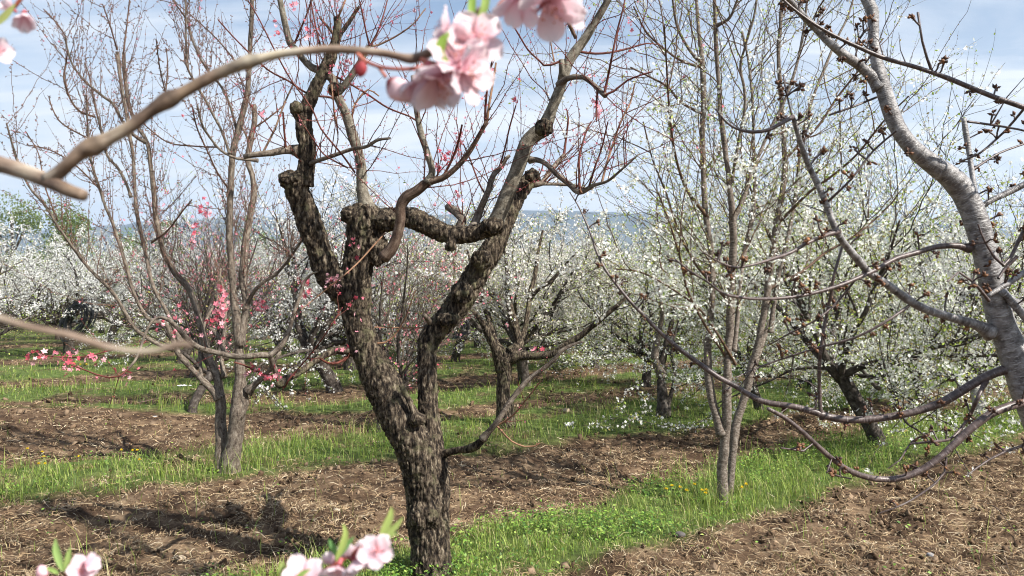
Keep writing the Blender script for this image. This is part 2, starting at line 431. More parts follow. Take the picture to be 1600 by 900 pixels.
def blades(n, mask_fn, hlo, hhi, wid, colfn, mat, name, flat=False, pymin=478, hscale=None, pymax=1150):
    x, y = ground_samples(n, pymin, pymax)
    keep = rng.uniform(0, 1, n) < mask_fn(x, y)
    x, y = x[keep], y[keep]; m = len(x)
    z = gh(x, y) - 0.004
    a = rng.uniform(0, 2 * np.pi, m)
    d = np.stack([np.cos(a), np.sin(a), np.zeros(m)], 1); s = np.stack([-np.sin(a), np.cos(a), np.zeros(m)], 1)
    h = rng.uniform(hlo, hhi, m)
    if hscale is not None: h *= hscale(x, y)
    wpx = y / F
    wd = np.maximum(wid * rng.uniform(.7, 1.3, m), 0.75 * wpx)[:, None] * 0.5
    P = np.stack([x, y, z], 1)
    up = np.array([0, 0, 1.0])
    col = colfn(x, y, m)
    if flat:
        lift = rng.uniform(0.0, 0.030, m)[:, None] * up; tilt = rng.normal(0, .22, m)[:, None] * h[:, None] * up
        bend = rng.normal(0, .18, m)[:, None] * h[:, None]
        p0 = P + lift; p1 = P + lift + d * h[:, None] * .5 + s * bend + up * np.abs(rng.normal(0.004, .008, m))[:, None] + tilt * .5; p2 = P + lift + d * h[:, None] + tilt
        n2 = rng.uniform(-.8, .8, m)[:, None]
        sv = s + up * n2; sv /= np.linalg.norm(sv, axis=1)[:, None]
        V = np.stack([p0 - sv * wd, p0 + sv * wd, p1 + sv * wd, p1 - sv * wd, p2 + sv * wd * .7, p2 - sv * wd * .7], 1)
        b = (np.arange(m) * 6)[:, None]
        Q = np.concatenate([b + np.array([[0, 1, 2, 3]]), b + np.array([[3, 2, 4, 5]])])
        C = np.repeat(col[:, None], 6, 1)
        mb = MB(); mb.add(V.reshape(-1, 3), Q, None, None, C.reshape(-1, 3))
    else:
        lean = rng.uniform(.1, 1.15, m)[:, None] * h[:, None]
        p1 = P + d * lean * .35 + up * h[:, None] * .6; p2 = P + d * lean + up * h[:, None] * .97
        V = np.stack([P - s * wd, P + s * wd, p1 + s * wd * .8, p1 - s * wd * .8, p2], 1)
        b = (np.arange(m) * 5)[:, None]
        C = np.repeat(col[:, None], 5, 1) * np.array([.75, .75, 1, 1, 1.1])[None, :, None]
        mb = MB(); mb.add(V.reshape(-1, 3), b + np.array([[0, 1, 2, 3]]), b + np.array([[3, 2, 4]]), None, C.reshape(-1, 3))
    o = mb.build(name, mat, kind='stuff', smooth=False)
    print(name, m)
    return o

def col_mix(cols, weights=None, jit=0.15):
    cols = np.array(cols)
    def f(x, y, m):
        k = rng.choice(len(cols), m, p=weights)
        return cols[k] * (1 + rng.normal(0, jit, (m, 1))).clip(.5, 1.6)
    return f

GR = col_mix([(0.19, 0.27, 0.045), (0.25, 0.34, 0.06), (0.12, 0.20, 0.045), (0.33, 0.37, 0.10), (0.42, 0.37, 0.18)], [.27, .27, .16, .19, .11])
def tall(x, y):
    t = 0.40 + 0.55 * sst(-.1, .6, fbm(x * .8 + 3, y * .8, 0, 3, 31)) + 0.55 * sst(-.1, .5, fbm(x * 5 + 3, y * 5, 0, 2, 33))
    v = gv(x, y)
    t = t * (1 + .35 * sst(4.5, 6.5, gs(x, y)) * (v < 5.2))
    return t * np.where((v < 4.6) & (x < 1.2) & (y < 7), 0.55, 1.0)
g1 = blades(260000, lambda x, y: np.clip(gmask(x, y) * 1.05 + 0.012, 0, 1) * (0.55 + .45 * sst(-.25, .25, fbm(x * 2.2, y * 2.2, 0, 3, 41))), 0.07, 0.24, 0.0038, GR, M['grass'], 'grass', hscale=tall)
tag(g1, 'fresh green grass growing in strips under the tree rows', 'grass')
ST = col_mix([(0.44, 0.34, 0.21), (0.34, 0.24, 0.135), (0.25, 0.165, 0.095), (0.56, 0.47, 0.33), (0.15, 0.095, 0.055)], [.22, .27, .23, .09, .19])
st = blades(260000, lambda x, y: (1.02 - gmask(x, y)).clip(0.06, 1) * (0.30 + .70 * sst(-.30, .26, fbm(x * 2.6 + 5, y * 2.6, 0, 4, 51))), 0.015, 0.09, 0.0019, ST, M['straw'], 'dry_straw_litter', flat=True)
tag(st, 'dry mown straw and grass stalks littering the tilled soil', 'straw')

def ico(seed=0, n=1):
    t = (1 + 5 ** .5) / 2
    v = np.array([(-1, t, 0), (1, t, 0), (-1, -t, 0), (1, -t, 0), (0, -1, t), (0, 1, t), (0, -1, -t), (0, 1, -t), (t, 0, -1), (t, 0, 1), (-t, 0, -1), (-t, 0, 1)], float)
    v /= np.linalg.norm(v[0])
    f = np.array([(0, 11, 5), (0, 5, 1), (0, 1, 7), (0, 7, 10), (0, 10, 11), (1, 5, 9), (5, 11, 4), (11, 10, 2), (10, 7, 6), (7, 1, 8), (3, 9, 4), (3, 4, 2), (3, 2, 6), (3, 6, 8), (3, 8, 9), (4, 9, 5), (2, 4, 11), (6, 2, 10), (8, 6, 7), (9, 8, 1)])
    return v, f

def clods():
    x, y = ground_samples(80000, 500, 1150)
    k = rng.uniform(0, 1, len(x)) < (1 - gmask(x, y)) * (0.25 + .75 * sst(-.3, .3, fbm(x * 2 + 1, y * 2, 0, 3, 61)))
    x, y = x[k], y[k]; m = len(x)
    s = rng.gamma(1.6, 0.0074, m).clip(.005, .042) * np.clip(y / 9, .7, 1.2)
    mb = MB(); v, f = ico()
    v = v * (1 + 0.42 * np.random.default_rng(4).normal(size=(12, 1))) * np.array([1, .8, .65])
    c = col_mix([(0.090, 0.058, 0.036), (0.135, 0.091, 0.058), (0.185, 0.132, 0.088), (0.055, 0.035, 0.022)])(x, y, m)
    mb.scatter(v, f, np.stack([x, y, gh(x, y) + s * .2], 1), rot_rand(m), s, c)
    m_, N, L, p, o = newmat('soil clod')
    at = N.new('ShaderNodeAttribute'); at.attribute_name = 'col'; L.new(at.outputs['Color'], p.inputs['Base Color']); p.inputs['Roughness'].default_value = .95
    p.inputs['Specular IOR Level'].default_value = .1
    o = mb.build('soil_clods', m_, kind='stuff', smooth=False); tag(o, 'crumbly brown clods of tilled earth', 'soil')
    M['clod'] = m_
clods()

LEAF4 = np.array([(0, 0, 0), (.28, .5, .08), (0, 1, .02), (-.28, .5, .08)], float); LEAF4F = np.array([(0, 1, 2, 3)])
def weeds():
    x, y = ground_samples(60000, 600, 1150)
    v = gv(x, y)
    k = rng.uniform(0, 1, len(x)) < gmask(x, y) * np.where((v < 4.8), 0.9, 0.35) * sst(-.25, .25, fbm(x * 1.5, y * 1.5, 0, 3, 71)) + 0.004
    x, y = x[k], y[k]
    # each weed: a few leaves on a spreading stem
    X, Y, Z = [], [], []
    r = 5
    x = np.repeat(x, r) + rng.normal(0, .035, len(x) * r); y = np.repeat(y, r) + rng.normal(0, .035, len(y) * r)
    m = len(x); z = gh(x, y) + rng.uniform(.01, .11, m)
    Zd = np.stack([rng.normal(0, .5, m), rng.normal(0, .5, m), np.ones(m)], 1)
    mb = MB()
    c = col_mix([(0.14, 0.27, 0.04), (0.22, 0.36, 0.06), (0.32, 0.42, 0.10), (0.10, 0.20, 0.05)])(x, y, m)
    mb.scatter(LEAF4, LEAF4F, np.stack([x, y, z], 1), rot_to(Zd), rng.uniform(.012, .032, m), c)
    o = mb.build('low_weeds', M['leaf'], kind='stuff', smooth=False); tag(o, 'low leafy weeds and clover among the grass', 'weeds')
    print('weed leaves', m)
weeds()

# ------------------------------------------------------------------ curves
def smooth_path(P, step):
    """Catmull-Rom through rows of P (any number of columns), resampled about every step (in the first three columns)"""
    P = np.asarray(P, float)
    if len(P) == 2: P = np.vstack([P[0], (P[0] + P[1]) / 2, P[1]])
    E = np.vstack([2 * P[0] - P[1], P, 2 * P[-1] - P[-2]])
    outp = []
    for i in range(1, len(E) - 2):
        p0, p1, p2, p3 = E[i - 1], E[i], E[i + 1], E[i + 2]
        n = max(1, int(np.linalg.norm(p2[:3] - p1[:3]) / step))
        t = np.linspace(0, 1, n, endpoint=False)[:, None]
        outp.append(.5 * (2 * p1 + (p2 - p0) * t + (2 * p0 - 5 * p1 + 4 * p2 - p3) * t * t + (3 * p1 - 3 * p2 + p3 - p0) * t ** 3))
    outp.append(P[-1:])
    return np.concatenate(outp)

def petal_flower(k=5, cup=.35):
    """one small open blossom: k petals of two triangles"""
    V, T = [(0, 0, 0)], []
    for i in range(k):
        a = 2 * math.pi * i / k
        c, s = math.cos(a), math.sin(a); b = 2 * math.pi * .36 / k
        V += [(.6 * math.cos(a - b * 1.15), .6 * math.sin(a - b * 1.15), cup * .55), (c, s, cup), (.6 * math.cos(a + b * 1.15), .6 * math.sin(a + b * 1.15), cup * .55)]
        j = 1 + 3 * i
        T += [(0, j, j + 1), (0, j + 1, j + 2)]
    return np.array(V, float), np.array(T)
FLV, FLT = petal_flower()
FLC, FLCT = petal_flower(5, 1.3)
BUDV = np.array([(0, 0, 0), (.3, 0, .45), (0, .3, .45), (-.3, 0, .45), (0, -.3, .45), (0, 0, 1)], float)
BUDT = np.array([(0, 2, 1), (0, 3, 2), (0, 4, 3), (0, 1, 4), (1, 2, 5), (2, 3, 5), (3, 4, 5), (4, 1, 5)])

class Grower:
    """twigs, buds, blossoms and leaves of one tree, collected into joined meshes"""
    def __init__(s, seed):
        s.g = np.random.default_rng(seed)
        s.tw = MB(); s.axes = []
    def shoot(s, p, d, length, r, up=.35, wander=.12, k=4, col=None, step=.09, sub=0, sublen=.35, subang=.8, tip=.25):
        g = s.g
        n = max(3, int(length / step) + 1)
        P = [np.array(p, float)]; d = np.array(d, float); d /= np.linalg.norm(d) + 1e-9
        st = length / (n - 1)
        bend = g.normal(0, 1, 3) * wander * .6
        for i in range(n - 1):
            d = d + bend * st * 2 + g.normal(0, 1, 3) * wander * .35 + np.array([0, 0, up]) * st * 1.6
            d /= np.linalg.norm(d); P.append(P[-1] + d * st)
        P = np.array(P); zz = perp(d, g) * min(st, .05) * .11; P[1:] += zz * ((-1.0) ** np.arange(1, n))[:, None] + g.normal(0, st * .035, (n - 1, 3))
        rad = r * np.linspace(1, tip, n)
        s.tw.tube(P, rad, k, col, cap=False)
        s.axes.append((P, rad))
        for _ in range(sub):
            t = g.uniform(.15, .85); i = int(t * (n - 1))
            a = perp(P[min(i + 1, n - 1)] - P[i] if i + 1 < n else d, g)
            dd = (P[min(i + 1, n - 1)] - P[max(i - 1, 0)]); dd /= np.linalg.norm(dd) + 1e-9
            s.shoot(P[i], dd * math.cos(subang) + a * math.sin(subang), length * sublen * g.uniform(.5, 1.3), max(rad[i] * .6, .0012), up, wander, 3, col, step, 0)
        return P
    def along(s, spacing, minr=0, maxr=9, lo=0.0):
        """points and outward directions along all the twig axes"""
        PP, DD = [], []
        for P, rad in s.axes:
            seg = np.linalg.norm(np.diff(P, axis=0), axis=1); Ltot = seg.sum()
            n = int(Ltot / spacing)
            if n < 1 or rad[0] > maxr: continue
            t = s.g.uniform(lo, 1, n) * (len(P) - 1); i = np.minimum(t.astype(int), len(P) - 2); f = (t - i)[:, None]
            q = P[i] * (1 - f) + P[i + 1] * f; T = P[i + 1] - P[i]; T /= np.linalg.norm(T, axis=1)[:, None]
            a = np.cross(T, s.g.normal(size=T.shape)); a /= np.linalg.norm(a, axis=1)[:, None] + 1e-9
            r = (rad[i] * (1 - f[:, 0]) + rad[np.minimum(i + 1, len(rad) - 1)] * f[:, 0])[:, None]
            PP.append(q + a * r * .8); DD.append(a * .8 + T * .6)
        if not PP: return np.zeros((0, 3)), np.zeros((0, 3))
        return np.concatenate(PP), np.concatenate(DD)

def perp(t, g):
    t = np.asarray(t, float); a = np.cross(t, g.normal(size=3)); return a / (np.linalg.norm(a) + 1e-9)

def col_pick(cols, m, g, jit=.12, wts=None):
    cols = np.array(cols); return cols[g.choice(len(cols), m, p=wts)] * (1 + g.normal(0, jit, (m, 1))).clip(.6, 1.4)

class Traced:
    """a tree whose limbs follow the photographed ones, each with a depth of its own"""
    def __init__(s, name, label, D, basepx, group=None, seed=1, cat='tree'):
        s.D = D; s.S = []; s.limbs = []
        s.g = np.random.default_rng(seed)
        b = W(basepx[0], basepx[1], D)
        s.root = thing(name, (b[0], b[1], float(gh(np.array([b[0]]), np.array([b[1]]))[0])), label, cat, group)
        s.G = Grower(seed + 50)
    def depth_at(s, px, py):
        if not s.S: return s.D
        A = np.concatenate(s.S); i = np.argmin((A[:, 0] - px) ** 2 + (A[:, 1] - py) ** 2)
        return A[i, 2]
    wk = 1.0
    def path(s, pts, dz=0.0, attach=True, D=None, wander=.03, step=None, mid=0.0):
        pts = [tuple(p) if len(p) == 3 else (p[0], p[1], None) for p in pts]
        # fill widths linearly
        ws = [p[2] for p in pts]; idx = [i for i, w_ in enumerate(ws) if w_ is not None]
        wf = np.interp(range(len(ws)), idx, [ws[i] for i in idx])
        d0 = s.depth_at(pts[0][0], pts[0][1]) if (attach and D is None) else (D if D is not None else s.D)
        xy = np.array([p[:2] for p in pts], float)
        L_ = np.concatenate([[0], np.cumsum(np.linalg.norm(np.diff(xy, axis=0), axis=1))]); t = L_ / L_[-1]
        wz = np.interp(t, np.linspace(0, 1, 6), np.concatenate([[0], s.g.normal(0, wander, 5)]))
        dep = d0 + dz * t + mid * np.sin(np.pi * t) + wz
        rows = []
        for (x, y), w_, dd in zip(xy, wf, dep):
            p = W(x, y, dd); rows.append([*p, w_ * s.wk / 2 / F * dd, x, y, dd])
        r0 = rows[0][3]
        A = smooth_path(np.array(rows), step or max(.012, min(.05, rows[-1][3] * 2)))
        s.S.append(A[:, [4, 5, 6]])
        return A[:, :3], np.maximum(A[:, 3], .0009)
    def limb(s, pts, mat, dz=0., k=12, knob=.10, name='limb', cap=True, rough=.05, sub=None, bulge=True, **kw):
        P, r = s.path(pts, dz, **kw)
        g = s.g; n = len(P)
        arc = np.concatenate([[0], np.cumsum(np.linalg.norm(np.diff(P, axis=0), axis=1))])
        r = r * (1 + knob * vnoise(arc * 9, arc * 0 + g.uniform(0, 99), 0, 7) + knob * .6 * vnoise(arc * 30, arc * 0 + g.uniform(0, 99), 0, 8))
        P = P + np.stack([vnoise(arc * 7, arc * 0 + g.uniform(0, 99), 0, 9), vnoise(arc * 7, arc * 0 + g.uniform(0, 99), 0, 10), vnoise(arc * 7, arc * 0 + g.uniform(0, 99), 0, 11)], 1) * (r * .22)[:, None] * np.minimum(1, arc / .1)[:, None]
        if bulge: r = r * (1 + .45 * np.exp(-arc / (r[0] * 2.0 + 1e-4)))
        mb = MB(); mb.tube(P, r, k, None, cap)
        V = mb.v[0]
        if rough and k >= 8:
            nr = np.repeat(r, k); 
            c = np.repeat(P, k, axis=0); d = V[:len(c)] - c; dn = np.linalg.norm(d, axis=1)[:, None] + 1e-9
            q = mb.t[0][:len(c)]
            ns = fbm(q[:, 0] * 60, q[:, 1] * 60, q[:, 2] * 22, 3, int(g.integers(99)))
            V[:len(c)] += d / dn * (ns * rough * nr)[:, None]
        o = mb.build(name, mat, s.root)
        s.limbs.append((P, r)); s.G.axes_limbs = s.limbs
        return P, r
    def thin(s, pts, dz=0., col=None, axes=True, k=5, **kw):
        P, r = s.path(pts, dz, step=.03, **kw)
        s.G.tw.tube(P, r, k, col, cap=False)
        if axes: s.G.axes.append((P, r))
        s.limbs.append((P, r))
        return P
    def sprout(s, density, lo, hi, r, up, col=None, spread=.7, rmin=0, rmax=1, wander=.1, sub=0, which=None, outward=0., tlo=.1, sublen=.35, upd=.6, zmin=0.7, step=.09):
        g = s.g
        for li, (P, rad) in enumerate(s.limbs if which is None else [s.limbs[i] for i in which]):
            seg = np.linalg.norm(np.diff(P, axis=0), axis=1).sum()
            if rad.mean() > rmax or rad.mean() < rmin: continue
            for _ in range(g.poisson(seg * density)):
                i = int(g.uniform(tlo, 1) * (len(P) - 1))
                if P[i][2] < zmin: continue
                T = P[min(i + 1, len(P) - 1)] - P[max(i - 1, 0)]; T /= np.linalg.norm(T) + 1e-9
                d = T * .5 + perp(T, g) * spread + np.array([0, 0, upd])
                if outward:
                    o = P[i] - np.array(s.root.location); o[2] = 0; o /= np.linalg.norm(o) + 1e-6; d = d + o * outward
                L_ = g.uniform(lo, hi)
                s.G.shoot(P[i], d, L_, min(r * (.6 + .5 * L_ / hi), rad[i] * .8), up, wander, 4, col, step, g.poisson(sub) if sub else 0, sublen)
    def finish(s, twigmat, budspec=None, flowers=None, leaves=None):
        if s.G.tw.v: s.G.tw.build('twig_crown', twigmat, s.root, kind='stuff')
        g = s.g
        if budspec:
            if budspec.get('limbs'): s.G.axes += [(P, r_) for P, r_ in s.limbs if r_.mean() < .026 and P[:, 2].mean() > 1.0]
            P, D_ = s.G.along(budspec['spacing'], maxr=budspec.get('maxr', 9))
            mb = MB(); n = len(P)
            if 'cluster' in budspec:
                c = budspec['cluster']; P = np.repeat(P, c, 0) + g.normal(0, budspec['size'] * .35, (n * c, 3)); D_ = np.repeat(D_, c, 0) + g.normal(0, .8, (n * c, 3)); n *= c
            mb.scatter(BUDV, BUDT, P, rot_to(D_, g), budspec['size'] * g.uniform(.6, 1.3, n), col_pick(budspec['cols'], n, g))
            mb.build('bud', M['bud'], s.root, kind='stuff', smooth=False)
        if flowers:
            mb = MB()
            for P, D_, size, cols, cup in flowers(s):
                n = len(P)
                if n == 0: continue
                tv, tt = (FLC, FLCT) if cup else (FLV, FLT)
                mb.scatter(tv, tt, P, rot_to(D_, g), size * g.uniform(.7, 1.25, n), col_pick(cols, n, g))
            mb.build('blossom', M['pink'] if s.pink else M['blossom'], s.root, kind='stuff', smooth=False)
        if leaves:
            mb = MB()
            P, D_, size, cols = leaves(s); n = len(P)
            if n:
                mb.scatter(LEAF4, LEAF4F, P, rot_to(g.normal(size=(n, 3)), g), size * g.uniform(.6, 1.3, n), col_pick(cols, n, g, .15))
                mb.build('foliage', M['leaf'], s.root, kind='stuff', smooth=False)

# ------------------------------------------------------------------ old peach tree in the middle
def wood_body(tree, limbs, mat, voxel, amp, name='trunk', knots=(), hollows=()):
    """weld several traced tubes into one continuous trunk and carve bark into it"""
    mb = MB()
    for pts, kw in limbs:
        P, r = tree.path(pts, step=.03, **kw)
        arc = np.concatenate([[0], np.cumsum(np.linalg.norm(np.diff(P, axis=0), axis=1))])
        r = r * (1 + .06 * vnoise(arc * 8, arc * 0 + len(mb.v) * 3.3, 0, 3))
        tree.limbs.append((P, r)); mb.tube(P, r, 20, None, True)
    v, f = ico()
    for (px, py, D, rad, sq) in knots:
        c = W(px, py, D)
        mb.add(c + v * rad * np.array(sq), None, f)
    me = mb.mesh('tmp_wood', mat)
    o = bpy.data.objects.new('tmp_wood', me); COL.objects.link(o)
    md = o.modifiers.new('r', 'REMESH'); md.mode = 'VOXEL'; md.voxel_size = voxel
    ms = o.modifiers.new('s', 'CORRECTIVE_SMOOTH') if False else o.modifiers.new('s', 'SMOOTH'); ms.iterations = 4; ms.factor = .5
    dg = bpy.context.evaluated_depsgraph_get()
    ev = o.evaluated_get(dg).to_mesh()
    n = len(ev.vertices); V = np.empty(n * 3, np.float32); Nn = np.empty(n * 3, np.float32)
    ev.vertices.foreach_get('co', V); ev.vertices.foreach_get('normal', Nn)
    V = V.reshape(-1, 3).astype(float); Nn = Nn.reshape(-1, 3).astype(float)
    npoly = len(ev.polygons); lt = np.empty(npoly, np.int32); ev.polygons.foreach_get('loop_total', lt)
    vi = np.empty(len(ev.loops), np.int32); ev.loops.foreach_get('vertex_index', vi)
    ls = np.concatenate([[0], np.cumsum(lt)[:-1]])
    q = vi[(ls[lt == 4][:, None] + np.arange(4))]; t = vi[(ls[lt == 3][:, None] + np.arange(3))]
    o.evaluated_get(dg).to_mesh_clear(); bpy.data.objects.remove(o)
    x, y, z = V.T
    wx = x + .02 * vnoise(x * 9, y * 9, z * 5, 4); 
    fis = 1 - np.abs(fbm(wx * 30, y * 30, z * 9, 3, 12)) * 2.6
    fis2 = 1 - np.abs(fbm(wx * 62 + 3, y * 62, z * 24, 2, 15)) * 2.4
    lump = fbm(x * 9, y * 9, z * 6, 3, 17)
    SP = np.concatenate([P_ for P_, _ in tree.limbs]); SR = np.concatenate([r_ for _, r_ in tree.limbs]); loc = np.empty(n)
    for c0 in range(0, n, 20000):
        dd = ((V[c0:c0 + 20000, None, :] - SP[None]) ** 2).sum(-1); loc[c0:c0 + 20000] = SR[np.argmin(dd, 1)]
    amp = amp * np.clip(loc / .085, .15, 1.0)
    qx = x + .012 * fbm(x * 22, y * 22, z * 14, 2, 4); qy = y + .012 * fbm(x * 22 + 9, y * 22, z * 14, 2, 5); qz = z + .03 * fbm(x * 16, y * 16 + 5, z * 10, 2, 6)
    pl = np.clip(worley(qx * 40, qy * 40, qz * 13, 3) / .28, 0, 1); pl2 = np.clip(worley(qx * 85, qy * 85, qz * 38, 8) / .3, 0, 1)
    d = amp * (.95 * pl ** .7 + .40 * pl2 * pl - .9) + amp * .45 * lump + amp * .5 * (1 - np.clip(fis, 0, 1)) - amp * .2
    for (px, py, D, rad, dep) in hollows:
        c = W(px, py, D); dd = np.linalg.norm(V - c, axis=1); d -= dep * np.exp(-(dd / rad) ** 4)
    V = V + Nn * d[:, None]
    mb2 = MB(); mb2.add(V, q, t if len(t) else None)
    print('wood body verts', n)
    return mb2.build(name, mat, tree.root)

PINKS = [(0.70, 0.19, 0.25), (0.78, 0.30, 0.36), (0.52, 0.08, 0.12), (0.84, 0.46, 0.50)]
PBUD = [(0.30, 0.06, 0.06), (0.20, 0.09, 0.06), (0.45, 0.10, 0.14)]
T = Traced('peach_tree', 'old gnarled peach tree with thick mossy leaning trunk and bare knotty limbs', 4.33, (676, 905), seed=3)
T.pink = True; T.wk = .93
hero = [
    ([(676, 930, 84), (674, 890, 74), (672, 850, 68), (668, 800, 68), (662, 755, 64), (646, 700, 66), (622, 650, 64), (598, 600, 60), (576, 555, 52), (560, 510, 48), (555, 465, 52), (558, 420, 52), (566, 380, 54), (574, 348, 66), (580, 326, 62)], dict(attach=False, wander=.02)),
    ([(676, 800, 54), (678, 740, 50), (673, 690, 40), (669, 640, 34), (668, 590, 32), (668, 545, 34), (678, 520, 38), (703, 492, 42), (728, 456, 42), (748, 422, 40), (768, 392, 38), (786, 355, 32), (804, 315, 28), (822, 287, 28), (838, 272, 26)], dict(dz=.28, wander=.01)),
    ([(590, 345, 44), (615, 340, 36), (642, 340, 36), (670, 353, 34), (700, 366, 32), (735, 366, 30), (762, 358, 30), (778, 350, 32)], dict(dz=-.12, wander=.01)),
    ([(552, 470, 46), (528, 450, 44), (512, 425, 42), (500, 395, 40), (488, 360, 42), (474, 322, 42), (460, 288, 40)], dict(dz=-.16, wander=.01)),
    ([(474, 290, 34), (478, 262, 30), (481, 238, 28), (476, 205, 28), (474, 182, 27), (484, 158, 23), (499, 125, 21), (512, 100, 21), (520, 80, 18), (527, 52, 15), (527, 26, 13)], dict(dz=-.08, wander=.01)),
    ([(479, 190, 24), (466, 176, 24), (462, 168, 22)], dict(dz=-.03, wander=.0)),
    ([(505, 110, 18), (528, 60, 9), (545, 35, 8), (560, 11, 7)], dict(dz=.12, wander=.0)),
    ([(626, 600, 9), (640, 628, 9), (646, 645, 11), (652, 662, 16)], dict(D=4.2, wander=0)),
    ([(684, 714, 22), (700, 707, 13), (718, 703, 12), (735, 701, 14), (746, 695, 15), (756, 684, 10)], dict(dz=-.25, wander=.01)),
    ([(556, 548, 24), (540, 547, 17), (522, 548, 14), (506, 556, 12), (488, 567, 11), (464, 585, 11.5), (446, 592, 13), (438, 600, 12)], dict(dz=-.35, wander=.01)),
]
v_k = [(553, 336, 4.28, .085, (1, .9, .75)), (604, 345, 4.28, .10, (1.1, .9, .7)), (455, 281, 4.14, .075, (1, 1, .8)), (770, 353, 4.15, .062, (1.2, 1, .9)), (850, 200, 4.0, .056, (1, 1, 1)),
       (590, 390, 4.3, .07, (1, 1, 1.6)), (752, 406, 4.45, .07, (1, 1, 1)), (700, 500, 4.4, .065, (1.2, 1, .8)), (832, 274, 4.55, .05, (1, 1, 1)), (652, 655, 4.2, .05, (1.1, 1, .9)), (463, 168, 4.05, .042, (1, 1, 1)),
       (705, 384, 4.2, .03, (1.3, .8, 1.4)), (722, 458, 4.4, .075, (1, 1, 1)), (523, 140, 4.05, .045, (1, 1, 1)), (437, 600, 3.98, .03, (1, 1, 1)), (666, 800, 4.33, .13, (1, 1, 1.3))]
hol = [(484, 340, 3.98, .028, .035), (850, 205, 3.93, .022, .015), (676, 832, 4.2, .05, .025), (770, 360, 4.08, .02, .015), (700, 520, 4.3, .03, .012)]
wood_body(T, hero, M['old_bark'], .0072, .0115, 'trunk', v_k, hol)
tw = M['grey_bark']
for pts_, kw_, kk in (
    ([(574, 330, 26), (567, 300, 17), (565, 265, 16), (560, 238, 17), (551, 210, 17), (543, 182, 15), (531, 158, 15), (524, 140, 17), (520, 124, 15), (500, 112, 13), (486, 106, 12), (473, 92, 10), (462, 76, 10), (453, 66, 11), (445, 35, 10), (436, -5, 9)], dict(dz=-.16, wander=.02), 16),
    ([(526, 145, 12), (541, 130, 11), (556, 108, 11), (568, 88, 9), (576, 72, 8)], dict(dz=-.08, wander=.0), 16),
    ([(772, 356, 24), (778, 340, 22), (790, 308, 24), (802, 278, 24), (813, 250, 24), (824, 222, 25), (838, 208, 26), (851, 198, 26), (862, 172, 18), (872, 145, 17), (879, 122, 17), (888, 96, 18), (900, 78, 17), (912, 62, 15), (930, 35, 13), (946, 8, 12), (962, -25, 11)], dict(dz=-.20, wander=.02), 16),
    ([(880, 122, 14), (878, 105, 9), (877, 93, 9)], dict(dz=-.04, wander=0), 16),
    ([(599, 403, 15), (612, 388, 17), (621, 368, 17), (625, 345, 16), (625, 322, 17), (634, 307, 19), (650, 298, 17), (669, 284, 15), (690, 279, 11), (706, 268, 10), (722, 252, 9.5), (738, 230, 8.5), (752, 206, 7.5), (761, 190, 7)], dict(D=4.02, dz=-.25, wander=.01), 16),
    ([(668, 286, 12), (675, 268, 10.5), (668, 240, 11), (660, 215, 11), (654, 190, 10), (649, 160, 9.5), (645, 118, 9)], dict(dz=-.1, wander=.01), 16),
    ):
    T.limb(pts_, M['smooth_bark'] if pts_[0][0] != 599 else M['brown_bark'], k=kk, knob=.05, rough=.06, step=.02, **kw_)
T.limb([(470, 237, 18), (455, 234, 14), (440, 236, 12), (424, 239, 11.5), (408, 240, 11), (392, 242, 10), (381, 245, 9)], tw, dz=-.12)
T.limb([(476, 266, 9), (487, 255, 8), (516, 245, 7), (550, 233, 6.5), (573, 229, 6), (590, 219, 5.5), (610, 216, 4)], tw, dz=-.3, k=8)
T.limb([(874, 134, 11), (884, 124, 9), (897, 119.5, 9), (911, 120, 9), (925, 130, 8), (935, 140, 8), (946, 149, 9)], tw, dz=-.25)
T.limb([(828, 250, 10), (840, 250, 8.5), (852, 255, 8.5), (870, 272, 8.5), (889, 287, 9), (900, 298, 10), (910, 299, 9), (927, 290, 7), (949, 283, 5), (968, 268, 4), (998, 241, 3)], tw, dz=-.5)
T.limb([(828, 287, 11), (846, 287, 9), (858, 270, 9), (868, 257, 9), (881, 243, 8)], tw, dz=.2)
T.limb([(838, 288, 7), (860, 287, 5.5), (896, 290, 5), (925, 296, 3.5)], tw, dz=.35, k=8)
T.limb([(738, 360, 14), (748, 335, 12), (756, 315, 11.5), (763, 298, 11), (771, 274, 9.5), (784, 260, 9), (791, 248, 7), (797, 243, 5)], tw, dz=.12)
T.limb([(716, 362, 15), (722, 343, 13), (712, 332, 14), (700, 324, 12)], tw, dz=.1)
T.limb([(754, 686, 10), (765, 673, 9.5), (778, 657, 9.5), (793, 633, 9), (811, 609, 8.5), (829, 590, 8), (850, 575, 8), (866, 562, 7.5), (878, 548, 7), (900, 537, 5), (912, 534, 3)], tw, dz=-.15)
T.limb([(440, 598, 10), (432, 585, 9), (425, 568, 9), (420, 556, 10), (402, 555, 9.5), (380, 557, 9.5), (361, 556, 9.5), (337, 551, 9), (318, 546, 9), (303, 538, 9), (290, 526, 8.5), (276, 510, 7), (262, 499, 6), (250, 496, 5), (240, 500, 4.5), (232, 511, 4.2), (225, 527, 4), (219, 545, 3.8), (211, 563, 3.8), (200, 577, 4)], tw, dz=-.45)
T.limb([(420, 556, 9), (434, 546, 8.5), (445, 531, 8.5), (452, 514, 8), (459, 492, 7), (469, 463, 6), (476, 441, 5), (485, 430, 4), (497, 424, 3)], tw, dz=.15)
T.limb([(678, 511, 9), (671, 502, 8.5), (664, 492, 7)], tw, dz=-.1, k=8)
PT = (.95, .42, .40)      # reddish one-year wood
TN = (1.9, 1.5, 1.2)
TW_ = (1.2, 1.05, .95)
T.thin([(200, 577, 4), (186, 588, 3.4), (170, 590, 3), (150, 585, 3), (130, 577, 2.6), (111, 570, 2.4), (98, 560, 2)], -.1, PT)
